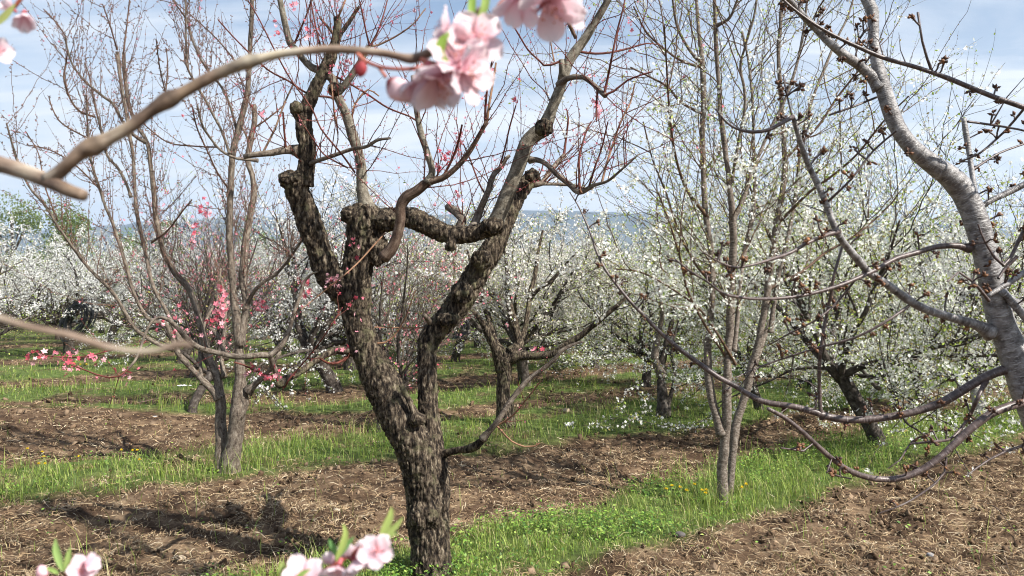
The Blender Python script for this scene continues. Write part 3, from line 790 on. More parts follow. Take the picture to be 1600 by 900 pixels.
T.thin([(178, 546, 3), (165, 549, 2.6), (137, 557, 2.6), (105, 558, 2.4), (75, 556, 2), (50, 548, 1.6)], -.1, PT, D=3.6)
T.thin([(440, 592, 4), (408, 583, 3.4), (380, 570, 3), (366, 566, 2.6)], -.1, PT)
T.thin([(545, 556, 6), (528, 567, 4.5), (512, 567, 4), (500, 560, 3)], -.2, PT)
T.thin([(602, 364, 3.2), (580, 388, 3), (562, 408, 3), (540, 428, 2.8), (521, 443, 2.6), (498, 462, 2.2), (470, 484, 1.6)], -.25, TN, D=4.0)
T.thin([(775, 664, 4), (786, 676, 3.5), (800, 690, 3.2), (820, 698, 3), (835, 697, 2.6), (844, 692, 2.2)], -.1, TN)
T.thin([(772, 668, 4), (800, 650, 3.2), (824, 622, 2.8), (846, 594, 2.5)], -.25, TN)
T.thin([(678, 512, 3.2), (640, 512, 2.8), (605, 512, 2.5), (582, 511, 2.2)], -.1, TN)
T.thin([(562, 540, 4), (582, 537, 3.5), (603, 535, 3.4), (615, 526, 3.2), (626, 510, 3), (636, 490, 2.6), (645, 465, 2.2), (649, 453, 1.8)], -.15, TN)
T.thin([(529, 155, 4.5), (510, 151, 4), (488, 149, 3.8), (470, 140, 3.6), (452, 127, 3.4), (420, 110, 3), (391, 84, 2.8), (365, 58, 2.5), (341, 31, 2.5)], -.3, PT)
T.thin([(555, 270, 3.6), (535, 242, 3.3), (518, 222, 3.2), (501, 200, 3), (490, 175, 3), (478, 156, 2.8), (453, 122, 2.8), (429, 78, 2.6), (406, 32, 2.4), (385, -4, 2.2)], -.15, PT, D=4.0)
T.thin([(543, 262, 3), (520, 250, 3), (505, 240, 2.6), (492, 222, 2.4), (474, 195, 2), (466, 180, 1.8)], -.1, PT, D=4.0)
T.thin([(525, 120, 4), (545, 130, 3.6), (575, 148, 3.4), (605, 168, 3.2), (640, 182, 3), (650, 188, 3.5)], -.02, PT)
T.thin([(528, 210, 2.5), (522, 170, 2.5), (518, 132, 2.4)], -.02, TN, D=4.0)
T.thin([(548, 200, 4), (552, 170, 3.6), (560, 155, 3.2), (575, 140, 2.8), (592, 150, 2.4)], .1, TN)
T.thin([(578, 72, 4), (592, 70, 3.6), (620, 56, 3), (645, 38, 2.6), (665, 13, 2.2)], .1, TW_)
T.thin([(578, 74, 3.6), (572, 50, 3), (567, 25, 2.8), (560, -6, 2.4)], -.1, PT)
T.thin([(580, 70, 3.6), (590, 50, 3), (600, 20, 2.6), (607, -8, 2.2)], .1, PT)
T.thin([(500, 72, 4), (495, 50, 3.2), (490, 25, 2.8), (484, -8, 2.4)], .1, PT)
T.thin([(460, 68, 4), (470, 45, 3.2), (483, 12, 2.6), (488, -8, 2.4)], -.1, PT)
T.thin([(527, 30, 4), (535, 12, 3), (543, -8, 2.5)], .02, TN)
T.thin([(500, 28, 4), (512, 42, 5), (520, 52, 6)], 0, TW_, axes=False)
T.thin([(945, 149, 4.5), (960, 142, 4), (980, 126, 3.4), (1000, 118, 3), (1020, 112, 2.4)], -.1, PT)
T.thin([(944, 148, 5), (950, 120, 4.4), (957, 85, 4), (964, 50, 3.6), (972, 20, 3), (978, -8, 2.6)], -.15, PT)
T.thin([(905, 81, 5), (930, 84, 4.2), (955, 82, 3.8), (985, 75, 3.4), (1010, 68, 2.6), (1030, 70, 2)], .1, PT)
T.thin([(877, 95, 4.4), (862, 101, 4), (850, 102, 4), (840, 92, 3.4), (825, 78, 3), (808, 50, 2.8), (795, 28, 2.6), (785, 10, 2.6)], -.1, PT)
T.thin([(866, 96, 3), (862, 75, 2.4), (858, 50, 2), (855, 35, 1.6)], 0, TN)
T.thin([(900, 60, 6), (893, 45, 7), (886, 28, 7), (893, 15, 5), (905, 5, 4), (915, -8, 3.5)], -.1, TW_)
T.thin([(934, 140, 4), (932, 160, 3.6), (932, 185, 3.2), (932, 190, 2.6)], -.05, PT)
T.thin([(761, 190, 5), (764, 165, 4.4), (770, 130, 4), (775, 98, 3.2)], -.02, TN)
T.thin([(758, 195, 5), (759, 160, 4.2), (764, 120, 3.6), (770, 90, 3)], -.1, PT)
T.thin([(690, 280, 5), (706, 250, 4.2), (716, 222, 4), (722, 195, 3.4)], -.12, PT)
T.thin([(780, 262, 3.6), (788, 235, 3), (796, 200, 2.8), (806, 165, 2.4)], 0, PT)
T.thin([(756, 300, 3.4), (748, 285, 3), (735, 250, 2.8), (724, 225, 2.4)], 0, PT)
T.thin([(906, 298, 5), (905, 270, 4), (906, 240, 3.6), (918, 200, 3), (924, 190, 3)], .1, PT)
T.thin([(940, 287, 4.4), (948, 255, 4), (958, 225, 3.6), (970, 190, 3.4), (985, 160, 3), (992, 130, 2.6)], .1, TN)
T.thin([(920, 293, 4), (930, 260, 3.5), (940, 232, 3), (950, 190, 2.4)], -.1, PT)
T.thin([(881, 243, 5), (884, 220, 4), (888, 185, 3.2), (886, 172, 2.4)], 0, PT)
T.thin([(392, 242, 4), (386, 215, 3.4), (378, 198, 2.6)], 0, TW_)
T.thin([(410, 240, 4), (430, 200, 3.6), (445, 160, 3.2), (458, 132, 2.6)], .2, TW_)
T.thin([(447, 236, 4), (444, 205, 3.6), (442, 175, 3)], -.1, PT)
T.thin([(432, 603, 3), (445, 605, 3.5), (452, 592, 3), (480, 560, 2.6), (510, 520, 2.4), (535, 480, 2)], -.1, PT)
T.sprout(15.0, .15, .72, .0027, .5, PT, spread=.75, rmin=.009, rmax=.05, upd=.9, zmin=1.75, sub=1.2)
T.sprout(3.0, .4, .95, .0028, .4, PT, spread=1.2, rmin=.005, rmax=.05, upd=.35, zmin=1.9, sub=1.5, wander=.16)
T.sprout(5.5, .05, .22, .0020, .3, PT, spread=1.0, rmin=.002, rmax=.05, upd=.4, zmin=.9)
def tflow(s):
    g = s.g; out_ = []
    def clump(px, py, D, n, sp, spy=None):
        c = W(px, py, D); P = c + g.normal(0, 1, (n, 3)) * np.array([sp, sp, (spy or sp)]) / F * D
        return P, g.normal(size=(n, 3)) + np.array([0, -.6, .2])
    C = [(346, 478, 3.9, 26, 5, 22), (343, 495, 3.9, 16, 7, 9), (405, 477, 3.95, 12, 6, 7), (478, 452, 4.1, 14, 6, 14), (318, 330, 4.0, 12, 5, 8), (304, 366, 4.0, 9, 3, 10), (700, 242, 4.1, 16, 6, 8), (716, 222, 4.1, 14, 5, 12),
         (685, 262, 4.1, 10, 6, 5), (766, 110, 4.0, 12, 4, 8), (757, 150, 4.0, 14, 4, 18), (933, 165, 3.9, 14, 3, 14), (455, 12, 4.0, 5, 4, 4), (540, 100, 4.0, 10, 8, 8), (483, 50, 4.0, 8, 6, 6), (555, 392, 4.1, 5, 3, 10),
         (521, 438, 3.95, 10, 7, 4), (560, 490, 4.1, 6, 6, 14), (545, 545, 4.05, 5, 8, 4), (75, 555, 3.5, 16, 16, 4), (110, 560, 3.5, 12, 12, 6), (150, 556, 3.55, 8, 12, 5), (110, 576, 3.5, 9, 6, 4), (196, 582, 3.6, 10, 8, 6),
         (430, 588, 3.9, 16, 12, 6), (395, 582, 3.9, 8, 10, 5), (283, 515, 3.95, 8, 20, 12), (270, 500, 3.95, 8, 8, 14), (838, 545, 4.0, 4, 16, 5), (700, 310, 4.2, 8, 14, 12), (408, 178, 4.0, 3, 3, 3), (985, 38, 4.0, 5, 3, 5), (436, 52, 4., 5, 5, 4), (806, 158, 4.1, 3, 2, 2)]
    for c in C:
        P, D_ = clump(c[0], c[1], c[2], int(c[3] * 1.25), c[4], c[5]); out_.append((P, D_, .0135, PINKS, g.uniform() < .5))
    P, D_ = s.G.along(.16, maxr=.006, lo=.2)
    k = g.uniform(size=len(P)) < .45; P, D_ = P[k], D_[k]
    out_.append((P + D_ * .006, D_, .0085, PINKS, True))
    return out_
T.finish(M['twig_bark'], dict(spacing=.035, size=.0085, cols=PBUD + [(0.16, .11, .08)]), tflow)

# ------------------------------------------------------------------ younger multi-stemmed peach tree
U = Traced('peach_tree', 'slender vase shaped young peach tree with grey stems forking low and long bare shoots', 6.9, (357, 738), seed=8)
U.pink = True; U.wk = .84
gb = M['grey_bark']; 
U.limb([(358, 742, 34), (361, 715, 31), (367, 680, 28), (371, 645, 26), (375, 600, 22), (375, 565, 18), (373, 530, 16), (368, 490, 14.5), (364, 440, 13), (361, 400, 12.5), (359, 350, 12), (360, 300, 11.5), (362, 260, 11.5), (365, 232, 11), (372, 205, 11), (380, 175, 11), (386, 145, 10), (390, 100, 9), (392, 50, 8), (394, -10, 7)], gb, attach=False, dz=-.2, name='trunk', k=16)
U.limb([(346, 735, 20), (345, 700, 20), (345, 660, 20), (344, 630, 19), (343, 605, 16), (332, 573, 13), (322, 547, 12.5), (316, 520, 11.5), (306, 480, 10.5), (294, 450, 11), (270, 422, 11), (253, 385, 9.5), (244, 340, 9), (240, 300, 8.5), (236, 262, 8), (229, 222, 7), (216, 200, 6.5), (203, 170, 6), (196, 130, 6.5), (193, 82, 6.5)], gb, dz=.5, name='trunk', k=14)
U.limb([(343, 622, 16), (331, 608, 13), (318, 596, 12), (304, 582, 11), (292, 568, 10.5), (280, 553, 10), (272, 535, 9.5), (265, 518, 9), (256, 505, 8.5), (240, 503, 7.5), (228, 494, 7), (216, 474, 6.5), (205, 446, 6.5), (196, 412, 6), (188, 385, 6), (176, 350, 5.5), (164, 320, 5), (154, 290, 4.5), (142, 249, 4), (137, 200, 3.6), (135, 148, 3)], gb, dz=-.5)
U.limb([(272, 545, 9), (255, 541, 8.5), (237, 532, 8), (218, 520, 7.5), (206, 505, 7), (194, 486, 7), (182, 466, 6.5), (165, 445, 6), (138, 418, 5.5), (115, 388, 5), (92, 355, 4.6), (70, 320, 4.4), (50, 298, 4), (35, 270, 3.8), (22, 235, 3.6), (10, 192, 3)], gb, dz=-.9)
U.limb([(375, 540, 15), (381, 500, 13), (385, 470, 13), (379, 440, 14), (382, 400, 14), (386, 365, 13), (391, 335, 11.5), (397, 305, 11), (394, 275, 10), (387, 250, 10), (392, 220, 10), (398, 190, 10), (397, 164, 10)], gb, dz=.35)
U.limb([(283, 535, 8), (262, 490, 7), (246, 462, 7), (236, 435, 7), (228, 400, 6.5), (221, 365, 6.5), (214, 330, 6.5), (211, 300, 6), (209, 254, 6), (203, 210, 6), (196, 170, 6), (189, 130, 6), (183, 81, 7)], gb, dz=.3)
U.limb([(205, 308, 6), (196, 285, 5.5), (183, 262, 5), (167, 242, 4.6), (160, 210, 5), (153, 182, 5.5)], gb, dz=.1, k=8)
U.limb([(228, 222, 6), (210, 212, 5.5), (192, 190, 5), (178, 164, 4.8), (160, 150, 4.4), (142, 135, 4.2), (125, 118, 4), (112, 98, 3.6), (105, 75, 3.6), (102, 57, 4)], gb, dz=-.3, k=8)
U.limb([(386, 612, 16), (396, 604, 11), (407, 594, 9.5), (420, 580, 9), (429, 564, 8.5), (437, 548, 8)], gb, dz=-.2)
U.limb([(376, 610, 16), (384, 632, 14), (374, 655, 14)], gb, dz=.02)
U.limb([(386, 480, 8), (393, 461, 7), (410, 443, 6.5), (435, 424, 5.5), (454, 402, 5), (474, 372, 3.5)], gb, dz=-.3, k=8)
U.limb([(403, 251, 6), (385, 249, 5.5), (368, 247, 5), (350, 238, 5), (339, 229, 4.8), (326, 212, 4.6), (316, 195, 4.2), (308, 165, 4)], gb, dz=-.4, k=8, D=6.6)
U.limb([(359, 240, 5), (345, 202, 5), (333, 180, 4.8), (322, 158, 4.6), (302, 124, 4.4), (292, 100, 4), (291, 60, 3.4), (290, 10, 3), (289, -8, 2.6)], gb, dz=-.2, k=8)
U.limb([(372, 215, 5), (359, 164, 4.4), (345, 135, 4.2), (330, 118, 4.2), (314, 92, 4), (300, 60, 4.2), (293, 32, 4.4)], gb, dz=.2, k=8)
U.limb([(350, 590, 9), (347, 560, 8), (350, 520, 7), (352, 480, 6), (345, 440, 5)], gb, dz=.5, k=8)
U.limb([(316, 600, 7), (312, 550, 6), (320, 505, 5.5), (340, 462, 5), (345, 420, 4)], gb, dz=.8, k=8)
U.limb([(353, 560, 10), (347, 540, 9), (338, 522, 8), (327, 512, 5)], gb, dz=.3, k=8)
GT = (1.0, .82, .76)
for pts in ([(193, 82, 3.5), (198, 40, 2.6), (203, -5, 2.2)], [(183, 78, 3.5), (172, 40, 2.4), (160, 6, 2)], [(102, 56, 3), (88, 35, 2.4), (68, 14, 1.8)], [(107, 150, 4), (100, 122, 3.6), (103, 100, 3), (105, 84, 2.4)],
            [(153, 185, 3.4), (145, 150, 3), (140, 120, 2.6), (132, 98, 2.2)], [(149, 183, 4), (125, 174, 4), (110, 155, 3.6), (100, 125, 3)], [(160, 222, 3.2), (130, 212, 2.8), (96, 192, 2.6), (82, 170, 2.2), (76, 150, 2)],
            [(260, 150, 2.8), (250, 108, 2.4), (244, 62, 2)], [(258, 150, 2.8), (262, 110, 2.4), (260, 75, 2)], [(293, 32, 3), (270, 0, 2.4), (262, -10, 2)], [(368, 96, 3), (340, 62, 2.6), (300, 25, 2.2), (272, 2, 2)],
            [(160, 300, 3), (120, 260, 2.6), (80, 235, 2.4), (42, 226, 2)], [(90, 345, 3), (70, 290, 2.4), (60, 240, 2), (40, 205, 1.8)], [(340, 230, 3), (300, 228, 2.8), (262, 222, 2.6), (226, 195, 2.4), (200, 170, 2.2)],
            [(396, 200, 3.4), (412, 190, 3), (430, 176, 2.6), (446, 162, 2)], [(361, 300, 4), (340, 270, 3.4), (326, 240, 3), (308, 200, 2.8), (300, 165, 2.4)], [(236, 380, 4), (262, 360, 3.4), (285, 330, 3), (300, 312, 2.4)]):
    U.thin(pts, U.g.normal(0, .25), GT)
U.sprout(9.5, .25, 1.0, .0033, .8, GT, spread=.7, rmin=.008, rmax=.05, upd=1.0, zmin=1.5, sub=1.2)
U.sprout(3.2, .45, 1.25, .0032, .45, GT, spread=1.2, rmin=.006, rmax=.05, upd=.25, zmin=1.3, sub=1.5, wander=.16)
U.sprout(9.0, .04, .22, .0028, .2, GT, spread=1.0, rmin=.004, rmax=.05, upd=.4, zmin=1.1)
def uflow(s):
    P, D_ = s.G.along(.3, maxr=.006, lo=.2); k = s.g.uniform(size=len(P)) < .30; P, D_ = P[k], D_[k]
    k2 = P[:, 2] < 2.6
    return [(P + D_ * .006, D_, .0105, PINKS, True)]
U.finish(M['twig_bark'], dict(spacing=.032, size=.0165, limbs=True, cols=[(0.16, .10, .08), (.25, .13, .10), (.11, .07, .06)]), uflow)

# ------------------------------------------------------------------ slim many-stemmed cherry with first white blossom
Q = Traced('cherry_tree', 'tall slim cherry tree of several upright stems with fine twigs and scattered white blossom', 5.9, (1133, 785), seed=21)
Q.pink = False
sb = M['stem_bark']
Q.limb([(1130, 790, 17), (1129, 760, 15), (1129, 730, 15), (1131, 690, 14.5), (1134, 655, 14), (1135, 615, 13.5), (1136, 580, 13), (1136, 549, 12.5), (1141, 510, 13), (1143, 470, 12.5), (1143, 430, 12), (1146, 380, 11.5), (1146, 345, 11), (1143, 318, 9.5), (1139, 280, 8.5), (1134, 249, 8.5), (1129, 205, 8), (1125, 160, 7.5), (1122, 110, 7), (1118, 50, 6), (1116, -10, 5)], sb, attach=False, name='trunk', k=14, dz=-.3)
Q.limb([(1141, 788, 11), (1141, 765, 11), (1143, 735, 12), (1145, 705, 12.5), (1150, 665, 13), (1159, 635, 13), (1168, 605, 13), (1174, 575, 12), (1182, 548, 11), (1190, 510, 11), (1197, 475, 11), (1203, 424, 11.5), (1209, 385, 10.5), (1214, 350, 10), (1221, 310, 9), (1226, 275, 8.5), (1226, 240, 8), (1223, 190, 7), (1220, 142, 6.5), (1216, 80, 6), (1220, 40, 5.5), (1222, -10, 5)], sb, D=6.0, name='trunk', k=14, dz=.35)
Q.limb([(1128, 680, 12), (1120, 655, 12.5), (1113, 625, 13), (1109, 595, 13), (1106, 567, 12.5), (1107, 530, 11), (1110, 490, 10.5), (1113, 442, 10.5), (1111, 400, 10), (1106, 360, 9.5), (1101, 320, 9.5), (1099, 270, 8.5), (1098, 210, 8.5), (1099, 150, 8.5), (1098, 100, 8), (1092, 50, 6), (1088, -10, 5)], sb, name='trunk', k=14, dz=.3)
Q.limb([(1147, 549, 7.5), (1152, 500, 7), (1157, 440, 6.5), (1163, 400, 6.5), (1170, 365, 7), (1177, 330, 7), (1179, 300, 6.5), (1179, 260, 5.5), (1177, 213, 5), (1176, 160, 4.4), (1170, 100, 4), (1160, 50, 3.4)], sb, dz=.6, k=8)
Q.limb([(1142, 350, 8), (1155, 325, 7.5), (1165, 300, 7), (1174, 270, 6.5), (1186, 242, 5.5), (1198, 215, 5), (1210, 190, 4.8), (1225, 160, 4.8), (1236, 130, 4.6), (1246, 95, 4.4), (1255, 50, 4), (1262, -8, 3.4)], sb, dz=.2, k=8)
Q.limb([(1204, 520, 7.5), (1210, 470, 7.5), (1218, 424, 7.5), (1228, 385, 7), (1235, 353, 6.5), (1240, 320, 6), (1246, 280, 5.5), (1252, 230, 5), (1262, 178, 5), (1275, 140, 4.6), (1292, 98, 4.4), (1308, 60, 4), (1324, 28, 3.6), (1335, -8, 3)], sb, dz=.5, k=8, D=6.1)
Q.limb([(1143, 285, 5.5), (1150, 245, 5.5), (1156, 210, 5), (1164, 170, 5), (1163, 140, 4.6), (1157, 105, 4.4), (1165, 70, 4), (1178, 25, 3.6), (1183, -8, 3)], sb, dz=-.3, k=8)
Q.limb([(1099, 100, 6), (1085, 88, 5), (1072, 70, 4.6), (1058, 40, 4.2), (1050, -8, 3.4)], sb, dz=-.2, k=8)
Q.limb([(1120, 40, 5), (1140, 28, 4.4), (1150, 5, 4), (1155, -10, 3.4)], sb, dz=-.2, k=8)
Q.limb([(1168, 605, 8), (1180, 570, 7.5), (1190, 540, 7), (1204, 500, 6.5)], sb, dz=.2, k=8)
QT = (.85, .74, .68)
for pts in ([(1106, 340, 7), (1088, 318, 5.5), (1075, 300, 5), (1062, 268, 4.4), (1052, 225, 4), (1045, 160, 3.4), (1042, 110, 3), (1038, 40, 2.6)], [(1102, 180, 5), (1085, 172, 4.4), (1062, 158, 4), (1042, 135, 3.6), (1015, 120, 3), (985, 105, 2.4)], [(1094, 105, 4.5), (1065, 95, 4), (1040, 78, 3.4), (1010, 50, 3), (990, 10, 2.4)],
            [(1138, 470, 5), (1110, 440, 4.4), (1085, 410, 4), (1060, 360, 3.6), (1040, 300, 3.2), (1020, 250, 2.6), (1005, 190, 2.2)], [(1136, 560, 5), (1100, 505, 4.4), (1075, 455, 4), (1062, 400, 3.6), (1045, 345, 3.2), (1028, 300, 2.6)], [(1150, 570, 5), (1120, 520, 4), (1090, 480, 3.6), (1040, 445, 3.2), (1000, 425, 2.6), (960, 420, 2)],
            [(1198, 455, 6), (1220, 440, 5), (1252, 425, 4.4), (1290, 395, 4), (1330, 372, 3.4), (1370, 340, 2.8), (1400, 310, 2)], [(1214, 350, 6), (1240, 325, 5), (1265, 300, 4.4), (1300, 275, 4), (1340, 240, 3.4), (1380, 190, 2.8), (1420, 150, 2.2)], [(1226, 250, 5), (1250, 225, 4.4), (1280, 195, 4), (1310, 150, 3.4), (1350, 100, 2.8), (1380, 60, 2.2)]):
    Q.thin(pts, Q.g.normal(0, .4), QT)
Q.sprout(6.6, .4, 1.5, .0046, .38, QT, spread=1.0, rmin=.005, rmax=.08, upd=.35, zmin=1.4, sub=3.6, outward=.4, sublen=.45, wander=.2)
Q.sprout(3.0, .1, .45, .003, .2, QT, spread=1.0, rmin=.002, rmax=.08, upd=.2, zmin=.7, sub=.5)
WHITE = [(0.86, 0.86, 0.80), (0.82, 0.84, 0.74), (0.78, 0.78, 0.74)]
YG = [(0.34, 0.45, 0.08), (0.26, 0.38, 0.06), (0.46, 0.50, 0.13), (0.38, 0.31, 0.10)]
def qflow(s):
    g = s.g; P, D_ = s.G.along(.05, maxr=.02, lo=.1)
    pr = np.interp(P[:, 2], [.6, 1.6, 2.4, 3.4, 4.6], [.55, .50, .30, .07, .015]) * (.25 + 1.5 * (fbm(P[:, 0] * 3, P[:, 1] * 3, P[:, 2] * 3, 2, 5) > .02))
    k = g.uniform(size=len(P)) < pr; P, D_ = P[k], D_[k]
    P = np.repeat(P, 4, 0) + g.normal(0, .018, (len(P) * 4, 3)); D_ = np.repeat(D_, 4, 0) + g.normal(0, .7, (len(D_) * 4, 3))
    return [(P, D_, .013, WHITE, False)]
def qleaf(s):
    g = s.g; P, D_ = s.G.along(.03, maxr=.02)
    k = g.uniform(size=len(P)) < np.interp(P[:, 2], [.6, 2.4, 3.4, 5], [.65, .55, .3, .2]); P = P[k] + g.normal(0, .012, (k.sum(), 3))
    return P, None, .021, YG
Q.finish(M['twig_bark'], dict(spacing=.05, size=.009, cols=[(.13, .09, .06), (.22, .16, .07)]), qflow, qleaf)

# ------------------------------------------------------------------ silver-barked cherry that reaches in from the side
C = Traced('cherry_tree', 'silver barked cherry tree with curved glossy limbs and dark unopened bud clusters', 2.35, (1700, 1290), seed=31)
C.pink = False; C.wk = .86
cb_ = M['cherry_bark']; ct_ = M['cherry_twig']
C.limb([(1690, 1310, 100), (1686, 1200, 88), (1680, 1080, 82), (1672, 960, 78), (1662, 850, 74), (1648, 740, 70), (1630, 655, 64), (1604, 590, 56), (1580, 540, 50), (1562, 495, 46), (1550, 450, 43), (1540, 410, 42), (1529, 370, 42), (1518, 335, 43), (1503, 303, 41), (1482, 276, 38), (1455, 254, 34), (1428, 232, 31), (1408, 208, 29), (1394, 182, 28), (1383, 155, 27), (1374, 128, 25), (1369, 100, 21), (1365, 70, 19), (1364, 40, 20), (1362, 15, 22), (1350, -8, 18), (1340, -40, 15)], cb_, attach=False, name='trunk', k=28, dz=-.05, knob=.05, rough=.035, step=.02)
C.limb([(1376, 138, 22), (1362, 120, 20), (1342, 101, 18), (1320, 86, 17), (1300, 70, 15), (1280, 50, 14), (1260, 30, 12), (1240, 8, 11), (1220, -18, 9)], cb_, dz=-.15, k=16, knob=.05)
C.limb([(1548, 520, 22), (1525, 508, 17), (1500, 500, 16), (1470, 491, 16), (1440, 480, 15.5), (1412, 463, 16), (1388, 446, 14), (1360, 428, 13.5), (1340, 405, 13), (1322, 384, 12.5), (1308, 364, 12), (1296, 335, 11.5), (1285, 305, 11), (1274, 280, 10.5), (1262, 255, 10), (1253, 230, 9.5), (1245, 205, 9), (1238, 180, 8)], cb_, dz=-.25, k=16, knob=.05)
C.limb([(1238, 183, 7), (1222, 192, 7), (1200, 203, 6.5), (1180, 206, 6), (1160, 204, 5.2), (1143, 197, 4.6), (1130, 186, 4), (1118, 170, 3)], ct_, dz=-.1, k=10)
C.limb([(1515, 388, 13), (1490, 384, 10), (1460, 387, 9.5), (1430, 396, 9), (1400, 405, 8.5), (1368, 422, 8), (1345, 432, 8), (1315, 445, 7.5), (1285, 455, 7), (1255, 462, 6.5), (1220, 466, 6), (1185, 467, 5.5), (1155, 464, 5), (1130, 458, 4.6), (1105, 440, 4), (1080, 425, 3.4), (1055, 405, 2.8)], ct_, dz=-.3, k=10)
C.limb([(1310, 362, 9), (1290, 368, 7), (1262, 380, 6.5), (1235, 395, 6), (1205, 405, 5.5), (1175, 414, 5), (1150, 418, 4.4), (1125, 410, 4), (1100, 395, 3)], ct_, dz=-.2, k=10)
C.limb([(1592, 575, 20), (1568, 578, 16), (1540, 589, 15), (1510, 606, 15), (1480, 624, 14.5), (1450, 637, 14), (1415, 647, 13.5), (1375, 654, 13.5), (1335, 656, 13), (1300, 652, 12.5), (1268, 642, 12), (1235, 634, 11), (1205, 630, 10.5), (1180, 622, 10), (1150, 604, 9.5), (1120, 588, 9), (1088, 565, 8.5), (1055, 540, 8), (1030, 518, 7), (1005, 492, 6.5), (982, 468, 6), (962, 443, 5.5), (945, 420, 5), (932, 392, 4.4), (922, 362, 3.6), (905, 325, 2.6), (890, 300, 2)], ct_, dz=.25, k=14, knob=.06)
C.limb([(1660, 640, 22), (1630, 627, 17), (1600, 629, 16), (1570, 637, 15), (1545, 648, 14), (1515, 672, 13.5), (1490, 696, 13), (1462, 720, 12.5), (1435, 737, 12), (1405, 747, 11.5), (1375, 748, 11), (1345, 742, 10), (1320, 731, 9.5), (1298, 715, 9), (1275, 695, 8.5), (1250, 672, 8), (1225, 652, 7.5), (1200, 638, 7)], ct_, dz=-.25, k=14, knob=.06)
C.limb([(1285, 655, 8), (1282, 640, 7.5), (1281, 610, 7), (1281, 570, 7), (1284, 540, 6.5), (1290, 500, 6), (1297, 465, 5.5), (1303, 430, 5.5), (1316, 385, 5)], ct_, dz=-.1, k=8)
C.limb([(1590, 480, 18), (1570, 462, 15), (1556, 435, 12), (1550, 405, 10.5), (1543, 375, 10), (1534, 345, 10), (1526, 315, 10), (1520, 280, 9.5), (1514, 240, 9.5), (1510, 210, 9), (1507, 184, 8.5)], cb_, dz=.25, k=12, D=2.45)
C.limb([(1925, 290, 15), (1820, 240, 13), (1720, 210, 12), (1660, 192, 11), (1600, 168, 9.5), (1560, 154, 9), (1520, 138, 8.5), (1480, 122, 8.5), (1430, 105, 8), (1380, 90, 7.5), (1340, 73, 7), (1305, 56, 6.5), (1270, 36, 6), (1235, 10, 5), (1210, -15, 4)], ct_, D=2.04, dz=.02, k=12)
C.limb([(1880, 190, 3), (1770, 222, 8), (1660, 265, 12), (1620, 278, 11), (1590, 293, 11), (1565, 305, 11), (1545, 315, 11), (1530, 325, 11)], cb_, D=2.5, dz=.05, k=12)
C.limb([(1900, 350, 2), (1770, 385, 8), (1640, 420, 14), (1605, 425, 12), (1580, 440, 11), (1560, 452, 9), (1545, 462, 8)], cb_, D=2.2, dz=.0, k=12)
C.limb([(1840, 640, 3), (1740, 600, 10), (1650, 540, 15), (1610, 505, 14), (1580, 470, 14), (1565, 455, 12)], cb_, D=2.3, dz=.0, k=12)
C.limb([(1540, 596, 8), (1528, 622, 7), (1515, 650, 6.5), (1500, 672, 6), (1484, 686, 5.5), (1462, 690, 5), (1440, 692, 4), (1422, 694, 3.4)], ct_, dz=-.1, k=8)
C.thin([(1479, 714, 5), (1476, 738, 4.4), (1462, 755, 4.2), (1445, 768, 4), (1425, 781, 3.6), (1400, 793, 3), (1374, 802, 2.4)], -.05)
C.thin([(1640, 670, 7), (1597, 697, 5.5), (1570, 706, 5), (1546, 718, 4.4), (1528, 730, 3.6), (1513, 741, 3)], -.05, D=2.3)
C.thin([(1456, 112, 6), (1448, 90, 5), (1441, 65, 4.4), (1437, 40, 4), (1434, 20, 5)], -.03)
C.thin([(1458, 690, 4), (1448, 680, 4), (1425, 690, 3.4), (1405, 720, 2.8), (1388, 732, 2.4)], -.05)
C.thin([(1270, 693, 4), (1255, 705, 3.6), (1235, 702, 3.4), (1220, 700, 3)], -.05)
C.thin([(1300, 716, 3), (1292, 738, 3), (1300, 742, 3), (1330, 748, 3)], -.02)
C.thin([(1340, 432, 5), (1310, 470, 4), (1275, 500, 3.6), (1235, 520, 3), (1200, 540, 2.4)], .1)
C.thin([(1420, 478, 6), (1380, 505, 5), (1335, 528, 4.6), (1290, 540, 4.2), (1240, 555, 3.8), (1190, 572, 3.4), (1150, 590, 2.8)], .05)
C.thin([(1290, 318, 5), (1330, 280, 4.4), (1365, 235, 4), (1400, 205, 4)], -.1)
C.thin([(1238, 182, 4), (1230, 150, 3.4), (1224, 118, 3)], .02)
C.thin([(1362, 40, 6), (1350, 50, 5), (1342, 62, 5), (1340, 75, 4)], 0)
C.thin([(1295, 180, 4.4), (1330, 168, 4.4), (1370, 152, 4.6)], 0, D=2.3)
C.thin([(1545, 470, 7), (1520, 440, 5), (1498, 425, 4), (1480, 440, 4)], -.1)
C.thin([(1600, 170, 5), (1570, 205, 4.4), (1530, 240, 4), (1500, 252, 3.4)], .1, D=2.2)
C.thin([(1520, 265, 5), (1560, 240, 4.4), (1600, 225, 4), (1640, 210, 3)], .1)
C.thin([(1512, 190, 5), (1548, 195, 4.4), (1590, 202, 4), (1640, 215, 3)], .0, D=2.2)
C.thin([(1590, 400, 7), (1570, 420, 6), (1560, 435, 6)], 0, D=2.15)
C.thin([(1610, 340, 8), (1590, 380, 7), (1568, 415, 6), (1540, 380, 4), (1528, 350, 3)], 0, D=2.2)
C.sprout(2.5, .05, .18, .0026, .3, spread=1.0, rmin=.001, rmax=.022, upd=.3, zmin=.9)
def unseen_shade_limb(tree, pts, mat, r0, r1, name='limb'):
    A = smooth_path(np.array(pts, float), .04); r = np.linspace(r0, r1, len(A)); mb = MB(); mb.tube(A, r, 14); mb.build(name, mat, tree.root); tree.limbs.append((A, r))
up0 = W(1345, -28, 2.3)  # unseen upper limbs, added so their shadow falls on the old trunk and soil
